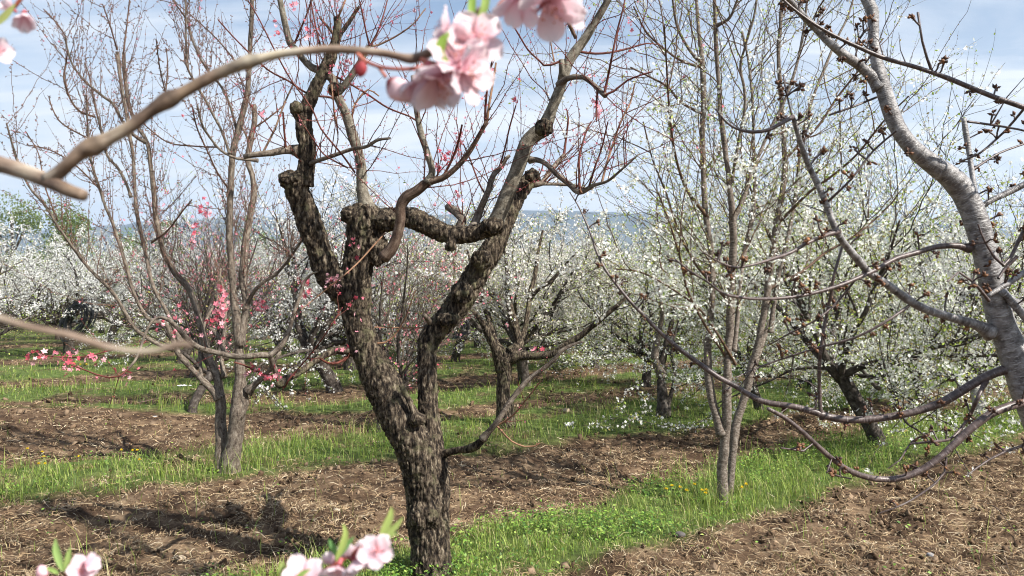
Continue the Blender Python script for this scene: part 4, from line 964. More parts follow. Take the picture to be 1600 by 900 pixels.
for seedv, pts, r0 in ((1, [up0, (1.0, 2.45, 2.95), (.86, 2.65, 3.4), (.80, 2.8, 3.9), (.62, 3.0, 4.5)], .034), (2, [(.86, 2.65, 3.4), (.5, 2.7, 3.7), (.1, 2.65, 4.0), (-.3, 2.5, 4.4)], .02), (3, [(1.0, 2.45, 2.95), (1.3, 2.2, 3.5), (1.45, 1.9, 4.2), (1.4, 1.7, 4.8)], .036),
                       (4, [(1.66, 2.33, 1.0), (1.84, 2.1, 1.6), (1.9, 1.8, 2.6), (1.9, 1.3, 3.4), (1.7, .9, 4.1)], .034), (5, [(1.9, 1.8, 2.6), (1.3, 1.35, 3.1), (.7, 1.1, 3.6), (.2, .9, 4.1)], .022), (6, [(1.3, 2.2, 3.5), (1.9, 2.4, 3.9), (2.5, 2.6, 4.5)], .026)):
    unseen_shade_limb(C, pts, cb_, r0, r0 * .5)
C.sprout(9.0, .4, 1.2, .005, .4, spread=.8, rmin=.010, rmax=.06, upd=.5, zmin=2.95, sub=1)  # unseen twigs above the view, added to break up that shadow
# spurs: short stubs that end in rosettes of brown buds
def spurs(s):
    g = s.g; P_, D_ = [], []
    for P, rad in s.limbs:
        if rad.mean() > .016: dens = 2.2
        else: dens = 11.5
        seg = np.linalg.norm(np.diff(P, axis=0), axis=1).sum()
        for _ in range(g.poisson(seg * dens * 1.5)):
            i = int(g.uniform(.08, 1) * (len(P) - 1)); T_ = P[min(i + 1, len(P) - 1)] - P[max(i - 1, 0)]; T_ /= np.linalg.norm(T_) + 1e-9
            if P[i][2] < .7: continue
            a = perp(T_, g); a = a + np.array([0, 0, .35]); L_ = g.uniform(.006, .035) + rad[i]
            e = P[i] + a * L_
            s.G.tw.tube(np.array([P[i], (P[i] + e) / 2 + g.normal(0, .002, 3), e]), [.0028, .0024, .003], 5, None, False)
            n = g.integers(4, 9)
            P_.append(np.repeat(e[None], n, 0) + g.normal(0, .0028, (n, 3))); D_.append(a[None] * .8 + g.normal(0, .8, (n, 3)))
    P_ = np.concatenate(P_); D_ = np.concatenate(D_); n = len(P_)
    mb = MB(); mb.scatter(BUDV, BUDT, P_, rot_to(D_, g), .0155 * g.uniform(.7, 1.25, n), col_pick([(.085, .042, .026), (.13, .06, .032), (.19, .09, .04), (.055, .03, .022)], n, g, .2))
    mb.build('bud', M['bud'], s.root, kind='stuff', smooth=False)
spurs(C)
C.finish(M['cherry_twig'])

# ------------------------------------------------------------------ orchard rows behind
def grow_tree(seed, H=3.4, spread=1.7, trunk_h=.75, r0=.10, n_limb=5, white=1.0, green=.3, pal=WHITE, upright=0.0, twigs=1.0, stems=1, whip=(.15, .62), fade=None, tr_=.0045, pink=False, droop=0):
    """meshes (local coordinates) of one blossoming orchard cherry: trunk, limb list, twigs, blossom, foliage"""
    g = np.random.default_rng(seed); G_ = Grower(seed + 5); tr = MB(); limbs = []
    for st in range(stems):
        ox = g.normal(0, .10, 2) if stems > 1 else np.zeros(2)
        lean = g.normal(0, .16, 2)
        P = np.array([[ox[0], ox[1], -.1], [ox[0] + lean[0] * .1, ox[1] + lean[1] * .1, .1], [ox[0] + lean[0] * .5 + g.normal(0, .02), ox[1] + lean[1] * .5, trunk_h * .6], [ox[0] + lean[0], ox[1] + lean[1], trunk_h]])
        A = smooth_path(P, .06); rr = np.interp(A[:, 2], [-.1, .08, .3, trunk_h], [r0 * 1.5, r0 * 1.12, r0, r0 * 1.05]) * (1 + .08 * vnoise(A[:, 2] * 9, A[:, 2] * 0 + seed, 0, 2)) / (stems ** .35)
        tr.tube(A, rr, 12)
        top = A[-1]
        for i in range(n_limb):
            a = 2 * np.pi * (i + g.uniform(-.25, .25)) / n_limb + seed + st
            el_ = g.uniform(.22, 1.0) + upright
            d = np.array([math.cos(a) * math.cos(el_), math.sin(a) * math.cos(el_), math.sin(el_)])
            Lb = g.uniform(.75, 1.1) * spread
            Pn = [top - np.array([0, 0, g.uniform(0, .12)])]; n = 8
            for k in range(n):
                d = d + g.normal(0, .16, 3) + np.array([0, 0, .10]); d /= np.linalg.norm(d); Pn.append(Pn[-1] + d * Lb / n)
            A = smooth_path(np.array(Pn), .07); rl = r0 * .55 / stems ** .3 * np.linspace(1, .22, len(A))
            limbs.append((A, rl))
    for i in range(droop):
        a = 2 * np.pi * (i + g.uniform(-.3, .3)) / max(droop, 1) + .7; d = np.array([math.cos(a), math.sin(a), g.uniform(.1, .45)]); Pn = [np.array([ox[0] * .5, ox[1] * .5, trunk_h * g.uniform(.75, 1.05)])]; n = 8; Lb = g.uniform(.7, 1.05) * spread
        for k in range(n):
            d = d + g.normal(0, .16, 3) + np.array([0, 0, -.075]); d /= np.linalg.norm(d); Pn.append(Pn[-1] + d * Lb / n)
        A = smooth_path(np.array(Pn), .07); A = A[A[:, 2] > .28]; limbs.append((A, r0 * .34 * np.linspace(1, .25, len(A))))
    subs = []
    for A, rl in limbs:
        for _ in range(int(7 * twigs)):
            i = int(g.uniform(.12, .98) * (len(A) - 1)); T_ = A[min(i + 1, len(A) - 1)] - A[max(i - 1, 0)]; T_ /= np.linalg.norm(T_) + 1e-9
            d = T_ * .6 + perp(T_, g) * .8 + np.array([0, 0, .25 + upright * .6])
            lim = H - A[i][2]
            P = G_.shoot(A[i], d, max(.3, min(g.uniform(.4, 1.15) * spread * .75, lim)), max(rl[i] * .5, .006), .15 + upright * .5, .22, 5, None, .12, 0, tip=.25)
            subs.append(P)
    for P in list(subs) + [A for A, _ in limbs]:
        seg = np.linalg.norm(np.diff(P, axis=0), axis=1).sum()
        for _ in range(g.poisson(seg * 7.5 * twigs)):
            i = int(g.uniform(.1, 1) * (len(P) - 1)); T_ = P[min(i + 1, len(P) - 1)] - P[max(i - 1, 0)]; T_ /= np.linalg.norm(T_) + 1e-9
            if P[i][2] < (.34 if droop else .55): continue
            G_.shoot(P[i], T_ * .5 + perp(T_, g) * .9 + np.array([0, 0, .15 + upright * .5]), g.uniform(*whip), tr_, .1 + upright * .4, .25, 3, None, .14, 0)
    P_, D_ = G_.along(.0108 / max(white, .05), maxr=.03, lo=.02); n = len(P_)
    keep = fbm(P_[:, 0] * 2.2, P_[:, 1] * 2.2, P_[:, 2] * 2.2, 2, seed) > -.25
    if len(P_) and fade: keep &= g.uniform(size=n) < np.interp(P_[:, 2], *fade)
    P_, D_ = P_[keep], D_[keep]; n = len(P_)
    kc = g.uniform(size=n) < .34; P_ = np.repeat(P_[kc], 3, 0); D_ = np.repeat(D_[kc], 3, 0); n = len(P_); P_ = P_ + g.normal(0, .022, (n, 3))
    bl = MB(); bl.scatter(FLV, FLT, P_, rot_to(D_ + g.normal(0, .6, (n, 3)), g), .0158 * g.uniform(.6, 1.35, n), col_pick(pal, n, g))
    L_, _ = G_.along(.03 / max(green, .05), maxr=.03, lo=.1); n = len(L_)
    if fade and len(L_): kf = g.uniform(size=n) < np.interp(L_[:, 2], [0, fade[0][1], fade[0][2], 9], [1, 1, .38, .3]); L_ = L_[kf] if fade[1][0] > 0 else L_; n = len(L_)
    lf = MB()
    if n: lf.scatter(LEAF4, LEAF4F, L_ + g.normal(0, .015, (n, 3)), rot_to(g.normal(size=(n, 3)), g), .034 * g.uniform(.6, 1.2, n), col_pick(YG, n, g, .15))
    fb = M['far_bark']
    ms = {'trunk': tr.mesh('trunk', fb), 'limb': [], 'twig_crown': G_.tw.mesh('twig_crown', fb), 'blossom': bl.mesh('blossom', M['pink'] if pink else M['blossom'], smooth=False)}
    if lf.v: ms['foliage'] = lf.mesh('foliage', M['leaf'], smooth=False)
    for A, rl in limbs:
        mb = MB(); mb.tube(A, rl, 9); ms['limb'].append(mb.mesh('limb', fb))
    print('orchard tree', seed, 'blossoms', len(P_), 'leaves', n)
    return ms

PURE = [(0.80, 0.80, 0.77), (0.74, 0.74, 0.71), (0.64, 0.63, 0.61)]
CREAM = [(0.76, 0.74, 0.66), (0.68, 0.66, 0.57), (0.60, 0.55, 0.51)]
VAR = {
    'white_a': grow_tree(101, 3.7, 2.5, .72, .12, 7, .80, .26, PURE, 0, 1.3, 1, (.2, .75), ([0, 1.05, 1.35, 9], [0, 0, 1, 1]), .0055),
    'white_b': grow_tree(102, 3.4, 2.3, .62, .10, 6, .72, .26, PURE, 0, 1.2, 1, (.2, .7), ([0, .6, .8, 9], [.7, 1, 1, 1]), .0055, False, 1),
    'cream_a': grow_tree(103, 3.3, 2.2, .75, .10, 6, .68, .5, CREAM, .05, 1.4, 1, (.2, .75), None, .0055, False, 1),
    'cream_b': grow_tree(104, 3.2, 2.2, .6, .085, 7, .66, .6, CREAM, .0, 1.4, 1, (.2, .75), None, .0055, False, 1),
    'green_a': grow_tree(105, 3.3, 2.1, .7, .075, 6, .42, .7, WHITE, .15, 1.1, 1, (.2, .75), None, .005, False, 3),
    'green_b': grow_tree(106, 3.1, 2.0, .5, .07, 6, .40, .7, WHITE, .05, 1.1, 1, (.2, .75), None, .005, False, 3),
    'bare': grow_tree(107, 4.0, 2.2, .55, .06, 5, .008, .10, PINKS, .40, 1.25, 1, (.3, 1.1), None, .004, True),
    'fan_a': grow_tree(108, 4.7, 2.6, .8, .075, 6, .44, .60, WHITE, .25, 1.15, 1, (.3, 1.1), ([0, 2.2, 3.2, 5], [1, .85, .12, .03]), .0034, False, 4),
    'fan_b': grow_tree(109, 4.5, 2.5, .6, .06, 6, .44, .60, WHITE, .25, 1.15, 1, (.3, 1.1), ([0, 2.0, 3.0, 5], [1, .8, .12, .03]), .0034, False, 3),
}
def put_tree(var, x, y, rz, s, label, group=None, mats=None, cat='tree', name='cherry_tree'):
    r = thing(name, (x, y, float(gh(np.array([x]), np.array([y]))[0])), label, cat, group)
    r.rotation_euler.z = rz; r.scale = (s, s, s)
    for k, v in VAR[var].items():
        for me in (v if isinstance(v, list) else [v]):
            o = bpy.data.objects.new(k, me); COL.objects.link(o); o.parent = r
            if k in ('twig_crown', 'blossom', 'foliage'): o['kind'] = 'stuff'
            if mats and k in mats:
                o.material_slots[0].link = 'OBJECT'; o.material_slots[0].material = mats[k]
    return r

PLANTED = []
def plant(px, base_py, var, rz, s, label, group=None, **kw):
    x, y = G(px, base_py); PLANTED.append((x, y)); return put_tree(var, x, y, rz, s, label, group, **kw)

# trees one can tell apart
plant(110, 553, 'white_a', .4, 1.05, 'thick dark trunked white blossoming cherry tree with a black hose coil in its fork')
plant(440, 547, 'white_b', 1.9, 1.0, 'white blossoming cherry tree with a small round hose coil seen between the grey stems')
plant(507, 552, 'cream_b', 3.0, 1.0, 'dark forked low cherry tree beside the shaded side of the old peach trunk')
plant(636, 556, 'cream_a', .3, 1.0, 'cherry tree in pale blossom seen through the fork of the old peach tree')
plant(711, 566, 'white_b', 4.0, .95, 'short trunked blossoming cherry tree in the gap beside the slanting mossy limb')
plant(820, 603, 'cream_a', 5.1, 1.0, 'cream blossoming cherry tree standing just behind the mossy trunked one')
plant(853, 560, 'white_a', 2.2, .95, 'white blossoming cherry tree behind the low limb that points to the slim cherry')
plant(1009, 604, 'green_b', .8, 1.0, 'small twin stemmed cherry tree with thin curved stems in green leaf and blossom')
plant(1186, 640, 'fan_b', 2.5, .95, 'leafy white flowering cherry tree close behind the slim many stemmed one')
plant(1270, 590, 'green_b', 4.0, 1.05, 'greenish flowering cherry tree behind the upright budded twig')
plant(1455, 582, 'white_b', 5.5, .9, 'dark short trunked cherry tree seen under the silver cherry limb')
plant(1440, 622, 'fan_b', 1.0, 1.05, 'white and green flowering cherry tree between the pale trunk and the dark trunk')
plant(1533, 650, 'white_b', 0.2, .80, 'cherry tree with a limewashed white lower trunk', mats={'trunk': M['white_paint']})
plant(1373, 697, 'fan_a', 3.3, .95, 'pale barked flowering cherry tree right above the budded arching limb')
plant(930, 575, 'cream_b', 1.5, 1.0, 'blossoming cherry tree beyond the open grass lane')
plant(300, 590, 'bare', 1.1, .85, 'thin almost bare cherry sapling behind the grey stemmed peach')

put_tree('bare', (592 - 800) / F * 9.0, 9.0, 1.2, .82, 'bare peach tree with tall bud covered shoots directly behind the old mossy peach trunk', name='peach_tree', mats={'twig_crown': M['grey_bark']})
put_tree('bare', (300 - 800) / F * 10.6, 10.6, 2.2, .92, 'bare thin shooted peach tree behind the slender grey stemmed one', name='peach_tree')
put_tree('bare', (-170 - 800) / F * 8.4, 8.4, 5.0, .95, 'bare twiggy peach tree whose shoots lean in beneath the thick blurred branch', name='peach_tree')
# the mossy dark trunked tree and its low limb, traced
V1 = Traced('cherry_tree', 'blossoming cherry tree with a straight dark mossy trunk and long low outreaching limb', 9.3, (790, 668), seed=44)
V1.pink = False
ob = M['old_bark']
V1.limb([(790, 674, 28), (788, 640, 23), (787, 600, 22), (788, 570, 24), (790, 556, 28)], ob, attach=False, name='trunk', k=16, dz=0)
V1.limb([(786, 576, 18), (776, 550, 14), (765, 527, 12), (758, 512, 13), (748, 495, 8), (738, 486, 5)], ob, dz=-.2)
V1.limb([(792, 560, 20), (812, 556, 14), (835, 556, 12), (860, 553, 11), (885, 540, 10), (915, 518, 9.5), (940, 498, 8.5), (962, 480, 7), (985, 458, 4)], ob, dz=-.5)
V1.limb([(798, 552, 16), (812, 540, 13), (808, 520, 12), (801, 503, 14), (796, 480, 10), (793, 455, 8), (792, 420, 6), (786, 380, 4)], ob, dz=.2)
V1.limb([(806, 545, 12), (818, 520, 9), (825, 490, 8), (828, 460, 8), (836, 430, 7), (840, 400, 5), (848, 360, 3.6)], ob, dz=.4)
V1.limb([(828, 465, 6), (845, 450, 6), (862, 438, 6), (878, 420, 4), (900, 395, 3)], ob, dz=.1, k=8)
V1.limb([(795, 555, 10), (778, 540, 9), (768, 515, 8), (760, 490, 7), (752, 460, 5), (740, 430, 4), (730, 390, 3)], ob, dz=.5, k=8)
V1.sprout(4.0, .5, 1.3, .007, .35, None, spread=.9, rmin=.008, rmax=.06, upd=.4, zmin=1.2, sub=3, sublen=.45, wander=.2, step=.13)
def vflow(s):
    P, D_ = s.G.along(.0125, maxr=.03, lo=.05); k = s.g.uniform(size=len(P)) < .8; P, D_ = P[k], D_[k]
    return [(P + s.g.normal(0, .02, P.shape), D_, .018, CREAM + PURE, False)]
def vleaf(s):
    P, D_ = s.G.along(.07, maxr=.03); return P, None, .03, YG
V1.finish(M['far_bark'], None, vflow, vleaf)
V2 = Traced('cherry_tree', 'cherry tree with a black lower trunk and a pale bulging bent limb', 10.0, (1038, 650), seed=46)
V2.pink = False
V2.limb([(1037, 652, 19), (1035, 620, 15), (1033, 590, 14), (1036, 560, 12), (1044, 530, 9), (1050, 500, 7), (1052, 460, 5)], M['far_bark'], attach=False, name='trunk', k=14, dz=.2)
V2.limb([(1036, 590, 12), (1028, 572, 13), (1022, 560, 13), (1024, 545, 12), (1030, 520, 8), (1034, 490, 7), (1030, 455, 5), (1020, 420, 4)], M['stem_bark'], dz=-.2)
V2.limb([(1040, 640, 9), (1050, 610, 6), (1054, 580, 5), (1049, 550, 4), (1060, 500, 3)], M['far_bark'], dz=.1, k=8)
V2.sprout(4.5, .5, 1.2, .006, .3, None, spread=.9, rmin=.006, rmax=.06, upd=.35, zmin=1.0, sub=3, sublen=.45, wander=.2, step=.13)
V2.finish(M['far_bark'], None, lambda s: [(lambda PD: (PD[0] + s.g.normal(0, .02, PD[0].shape), PD[1], .018, WHITE, False))(s.G.along(.018, maxr=.03, lo=.05))], lambda s: (s.G.along(.022, maxr=.03)[0], None, .03, YG))

# further rows: everything else that shows between the near trees
kinds = ['white_a', 'white_b', 'cream_a', 'cream_b', 'white_a', 'white_b']
kinds_r = ['green_a', 'cream_a', 'white_b', 'green_b', 'cream_b', 'white_a']
gr = np.random.default_rng(77)
PLANTED += [(float(V1.root.location.x), 9.3), (float(V2.root.location.x), 10.0)]
FARLAB = {'white': ('white blossoming cherry tree standing in the dense rows deep in the orchard', 'white cherry trees in the far orchard rows'),
          'cream': ('cream blossoming cherry tree with twigs showing in the dense rows deep in the orchard', 'cream cherry trees in the far orchard rows'),
          'green': ('leafy green and white flowering cherry tree in the dense rows deep in the orchard', 'leafy cherry trees in the far orchard rows')}
rows = [11.2, 14.8, 18.6, 22.4, 26.4, 30.5, 35.0, 40.0]
far = 0
for ri, v in enumerate(rows):
    for si, s_ in enumerate(np.arange(-14, 64, 3.9)):
        s2 = s_ + gr.normal(0, .35) + (ri % 2) * 1.9; v2 = v + gr.normal(0, .3)
        x = DIRX * s2 - DIRY * v2; y = DIRY * s2 + DIRX * v2
        if y < 11.5 or y > 52 or abs(x) > y * .72 + 1.5: continue
        if min(math.hypot(x - a, y - b) for a, b in PLANTED) < 2.5: continue
        if abs((x / y) * F + 800 - 930) < 45 and y < 17: continue
        if any(abs(x / y * F + 800 - p_) < w_ and y < d_ for p_, w_, d_ in ((121, 95, 19.5), (441, 60, 19), (627, 30, 18), (716, 35, 17), (868, 35, 16))): continue
        PLANTED.append((x, y))
        kk = (kinds if x / y < .18 else kinds_r)[gr.integers(6)]
        put_tree(kk, x, y, gr.uniform(0, 6.28), gr.uniform(.9, 1.12) * (.95 if x / y < -.4 else 1.0), *FARLAB[kk.split('_')[0]])
        far += 1
print('far trees', far)

# ------------------------------------------------------------------ green trees beyond the orchard, hills
def leafy(seed, H, Wd, cols, n=9000, size=.16):
    g = np.random.default_rng(seed); tr = MB()
    A = smooth_path(np.array([[0, 0, -.2], [g.normal(0, .1), 0, H * .3], [g.normal(0, .2), g.normal(0, .2), H * .6], [0, 0, H * .92]]), .3)
    tr.tube(A, np.linspace(.028, .006, len(A)) * H, 8)
    cl = []
    for _ in range(26):
        t = g.uniform(.22, 1); a = g.uniform(0, 6.28); r = Wd * .5 * math.sin(math.pi * min(1, t * .8 + .12)) * g.uniform(.4, 1)
        c = np.array([math.cos(a) * r, math.sin(a) * r, t * H]); cl.append((c, g.uniform(.10, .2) * Wd))
        i = min(len(A) - 1, int(t * .7 * len(A))); tr.tube(np.array([A[i], (A[i] + c) / 2 + [0, 0, .1], c]), [.009 * H, .006 * H, .002 * H], 5)
    k = g.integers(0, len(cl), n); C0 = np.array([c for c, _ in cl])[k]; R0 = np.array([r for _, r in cl])[k]
    q = g.normal(size=(n, 3)); q /= np.linalg.norm(q, axis=1)[:, None]; P = C0 + q * (R0 * g.uniform(.3, 1.15, n) ** .6)[:, None] * np.array([1, 1, 1.25])
    lf = MB(); lf.scatter(LEAF4, LEAF4F, P, rot_to(g.normal(size=(n, 3)), g), size * g.uniform(.6, 1.3, n), col_pick(cols, n, g, .18))
    return {'trunk': tr.mesh('trunk', M['far_bark']), 'foliage': lf.mesh('foliage', M['leaf'], smooth=False)}
OL = [(0.17, 0.22, 0.08), (0.21, 0.27, 0.10), (0.13, 0.18, 0.07)]
SPR = [(0.17, 0.26, 0.06), (0.22, 0.30, 0.08), (0.12, 0.20, 0.05)]
VAR['poplar'] = leafy(5, 8, 2.6, OL); VAR['round'] = leafy(6, 6, 5.5, SPR); VAR['olive'] = leafy(7, 6.5, 5.5, OL)
def far_green(px, top_py, D, var, rz, label, group=None):
    h = CAMZ + (458 - top_py) / F * D; H = {'poplar': 8, 'round': 6, 'olive': 6.5}[var]
    put_tree(var, (px - 800) / F * D, D, rz, h / (H * 1.02), label, group, name='green_tree')
far_green(262, 345, 56, 'poplar', 0, 'narrow grey green poplar rising over the blossom against the blue hills')
far_green(385, 368, 52, 'round', 1, 'round fresh green tree behind the blossom beside the grey peach stems')
far_green(100, 330, 60, 'olive', 2, 'broad olive green tree rising above the white blossom under the blurred branch stub')
far_green(20, 322, 58, 'olive', 3.5, 'grey green tree at the edge of the white blossom below the thick blurred branch')
far_green(190, 372, 62, 'round', .5, 'low green tree between the poplar and the broad olive green one')
far_green(1085, 345, 60, 'round', 2.5, 'green tree showing through the stems of the slim cherry')
far_green(1180, 372, 66, 'olive', 4, 'dull green tree behind the slim cherry stems')
far_green(480, 384, 64, 'olive', 5, 'low dull green tree beneath the hills beside the holed mossy limb')

def hills():
    def prof(px, pts): return np.interp(px, [p[0] for p in pts], [p[1] for p in pts])
    m, N, L, p, o = newmat('wooded hillside')
    tc = N.new('ShaderNodeTexCoord'); n = N.new('ShaderNodeTexNoise'); n.inputs['Scale'].default_value = .004; n.inputs['Detail'].default_value = 12; n.inputs['Roughness'].default_value = .65
    L.new(tc.outputs['Object'], n.inputs['Vector'])
    r = ramp(N, [(.35, (.022, .030, .020)), (.5, (.035, .042, .026)), (.62, (.065, .062, .045)), (.75, (.12, .10, .08))]); L.new(n.outputs[0], r.inputs[0]); L.new(r.outputs[0], p.inputs['Base Color'])
    p.inputs['Roughness'].default_value = 1; p.inputs['Specular IOR Level'].default_value = 0
    for (D0, D1, pts, seed) in ((4200, 6800, [(-600, 372), (0, 366), (150, 356), (260, 345), (400, 340), (560, 338), (700, 336), (820, 328), (960, 331), (1080, 340), (1180, 332), (1260, 330), (1350, 342), (1480, 352), (1600, 362), (2200, 380)], 3),
                                (2900, 3900, [(-600, 430), (0, 420), (300, 404), (520, 398), (800, 385), (980, 380), (1150, 372), (1300, 372), (1450, 392), (1600, 402), (2200, 430)], 9)):
        nx, ny = 260, 46
        PX, TT = np.meshgrid(np.linspace(-500, 2100, nx), np.linspace(0, 1.5, ny))
        Y = D0 + (D1 - D0) * TT; X = (PX - 800) / F * D1 * (.5 + .5 * Y / D1)
        top = CAMZ + (458 - prof(PX, pts)) / F * D1
        base = np.where(TT <= 1, np.sin(np.pi / 2 * TT) ** 1.3, np.cos((TT - 1) * np.pi * .7))
        ridge = 1 - np.abs(fbm(X / 420, Y / 420, 0, 5, seed)) * .55 * np.sin(np.pi * np.minimum(TT, 1)) ** .7
        Z = top * base * ridge + 12 * fbm(X / 90, Y / 90, 0, 4, seed + 2) * base - 2
        V = np.stack([X, Y, Z], -1).reshape(-1, 3)
        i = np.arange(ny - 1)[:, None] * nx; j = np.arange(nx - 1)[None]
        mb = MB(); mb.add(V, np.stack([i + j, i + j + 1, i + nx + j + 1, i + nx + j], -1).reshape(-1, 4)); mb.build('hills', m, kind='structure')
hills()

# ------------------------------------------------------------------ hose coils hung on trunks
def hose_coil(px, py, D, R_, squash, seed, label, tilt=.2):
    g = np.random.default_rng(seed); c = W(px, py, D)
    root = thing('hose_coil', tuple(c), label, 'hose')
    m = M.get('hose')
    if m is None:
        m, N, L, p, o = newmat('black polythene hose'); p.inputs['Base Color'].default_value = (.012, .014, .017, 1); p.inputs['Roughness'].default_value = .38; M['hose'] = m
        n = N.new('ShaderNodeTexNoise'); n.inputs['Scale'].default_value = 30; rr = ramp(N, [(.4, .3), (.7, .55)]); L.new(n.outputs[0], rr.inputs[0]); L.new(rr.outputs[0], p.inputs['Roughness'])
    loops = 22; n = loops * 26; t = np.linspace(0, 2 * np.pi * loops, n)
    rr = R_ * (1 + .16 * vnoise(t * .35, t * 0 + seed, 0, 1) + .22 * np.sin(t / loops * 1.7 + seed))
    ph = t + .4 * vnoise(t * .2, t * 0 + 9, 0, 2)
    X = np.cos(ph) * rr * .55 + .10 * vnoise(t * .3, t * 0 + 3, 0, 3) * R_; Z = np.sin(ph) * rr * squash; Y = R_ * .55 * vnoise(t * .17, t * 0 + 5, 0, 4)
    P = np.stack([X + c[0] + tilt * Z, Y + c[1], Z + c[2]], 1)
    mb = MB(); mb.tube(P, .0095, 6); mb.build('hose', m, root)
    # the cord that ties it
    a = np.linspace(0, 2 * np.pi, 14); Pc = np.stack([c[0] - .05 + .03 * np.cos(a) * 1.5, c[1] + .3 * R_ * np.sin(a), c[2] + R_ * squash * .9 + .03 * np.sin(a)], 1)
    mb = MB(); mb.tube(Pc, .005, 5); mb.build('tie', m, root)
hose_coil(121, 500, 16.6, .42, .86, 1, 'large black hose coil slung in the fork of the thick dark trunk', .35)
hose_coil(441, 489, 17.4, .34, .75, 2, 'small round black hose coil hanging among blossom between the grey peach stems')
hose_coil(627, 494, 16.0, .24, .9, 3, 'black hose coil seen through the fork of the old peach tree')
hose_coil(716, 512, 16.0, .30, .55, 4, 'flattened black hose coil on the short trunk beside the slanting mossy limb')
hose_coil(868, 488, 15.0, .20, .7, 5, 'smallest black hose coil above the long low limb')
hose_coil(1256, 608, 13.0, .15, 1.2, 6, 'narrow black hose coil low behind the upright budded twig')

# ------------------------------------------------------------------ small things on the ground
def scrap(px, py, s, label, seed, colr=(.85, .86, .88), cat='litter', name='plastic_scrap'):
    x, y = G(px, py); g = np.random.default_rng(seed); n = 9
    u, v = np.meshgrid(np.linspace(-1, 1, n), np.linspace(-1, 1, n))
    X = u * s * (1 + .25 * vnoise(u * 2, v * 2, 0, seed)); Y = v * s * .55 * (1 + .3 * vnoise(u * 2, v * 2, 3, seed)); Z = .35 * s * np.abs(fbm(u * 2.4 + seed, v * 2.4, 0, 3, seed)) + .03 * s
    V = np.stack([X + x, Y + y, Z + float(gh(np.array([x]), np.array([y]))[0]) + .015], -1).reshape(-1, 3)
    i = np.arange(n - 1)[:, None] * n; j = np.arange(n - 1)[None]
    m = M.get('plastic')
    if m is None:
        m, N, L, p, o = newmat('crumpled white plastic'); p.inputs['Base Color'].default_value = (.78, .80, .82, 1); p.inputs['Roughness'].default_value = .35; M['plastic'] = m
        nn = N.new('ShaderNodeTexNoise'); nn.inputs['Scale'].default_value = 40; bb = N.new('ShaderNodeBump'); bb.inputs['Strength'].default_value = .5; bb.inputs['Distance'].default_value = .01
        L.new(nn.outputs[0], bb.inputs['Height']); L.new(bb.outputs[0], p.inputs['Normal'])
    mb = MB(); mb.add(V, np.stack([i + j, i + j + 1, i + n + j + 1, i + n + j], -1).reshape(-1, 4))
    o = mb.build(name, m, org=(x, y, 0)); tag(o, label, cat)
scrap(288, 606, .10, 'crumpled white plastic scrap lying on the grass edge beyond the grey stemmed peach', 1)
scrap(242, 645, .035, 'tiny white plastic scrap on the straw covered soil', 2)
scrap(868, 545 + 38, .06, 'white plastic scrap on the grass lane', 3)
def stone(px, py, s, label, colr, seed, sq=(1, .8, .6)):
    x, y = G(px, py); v, f = ico(); g = np.random.default_rng(seed)
    import bmesh
    bm = bmesh.new(); bmesh.ops.create_icosphere(bm, subdivisions=3, radius=1)
    V = np.array([q.co[:] for q in bm.verts]); Fc = np.array([[q.index for q in f_.verts] for f_ in bm.faces]); bm.free()
    V = V * (1 + .22 * fbm(V[:, 0] * 1.3 + seed, V[:, 1] * 1.3, V[:, 2] * 1.3, 3, seed) + .06 * fbm(V[:, 0] * 6, V[:, 1] * 6, V[:, 2] * 6, 2, seed))[:, None] * np.array(sq) * s
    z = float(gh(np.array([x]), np.array([y]))[0])
    m, N, L, p, o = newmat('field stone'); n = N.new('ShaderNodeTexNoise'); n.inputs['Scale'].default_value = 30; n.inputs['Detail'].default_value = 8
    tcn = N.new('ShaderNodeTexCoord'); L.new(tcn.outputs['Object'], n.inputs['Vector'])
    r = ramp(N, [(.35, tuple(c * .6 for c in colr)), (.65, colr)]); L.new(n.outputs[0], r.inputs[0]); L.new(r.outputs[0], p.inputs['Base Color']); p.inputs['Roughness'].default_value = .9
    mb = MB(); mb.add(V + np.array([x, y, z + s * .25]), None, Fc); ob_ = mb.build('stone', m, org=(x, y, z)); tag(ob_, label, 'stone')
stone(281, 872, .032, 'pale tan flat stone in the shaded soil', (.42, .34, .25), 1, (1.3, .8, .5))
stone(1062, 842, .035, 'dark grey clod like stone at the edge of the weeds', (.10, .09, .085), 2)
stone(1452, 873, .022, 'smooth grey stone among the dry straw', (.33, .34, .36), 3)
stone(884, 644, .06, 'light brown stone on the tilled patch by the far grass strip', (.42, .33, .24), 4)
stone(527, 803, .022, 'small whitish stone in the tilled soil beside the old peach trunk', (.5, .45, .36), 5)

# dead prunings
def pruning(pts, label, r=.006, seed=0):
    P = []
    g = np.random.default_rng(seed)
    for k, (px, py) in enumerate(pts):
        x, y = G(px, py); P.append([x, y, float(gh(np.array([x]), np.array([y]))[0]) + .02 + .03 * abs(g.normal())])
    A = smooth_path(np.array(P), .03); root = thing('fallen_twig', tuple(A[0]), label, 'twig')
    mb = MB(); mb.tube(A, r * np.linspace(1, .4, len(A)), 6)
    mb.build('stick', M['twig_bark'], root)
    mb = MB()
    for _ in range(5):
        i = g.integers(len(A) // 4, len(A) - 2); T_ = A[i + 1] - A[i]; T_ /= np.linalg.norm(T_); d = T_ + perp(T_, g) * .7; d[2] = abs(d[2]) * .5
        mb.tube(np.array([A[i], A[i] + d * .07, A[i] + d * .15 + [0, 0, .01]]), [r * .4, r * .3, r * .15], 4)
    mb.build('side_twig', M['twig_bark'], root, kind='stuff')
pruning([(1540, 788), (1560, 812), (1590, 835), (1625, 850)], 'bare broken twig lying across the dry straw below the arching cherry limb', .006, 1)
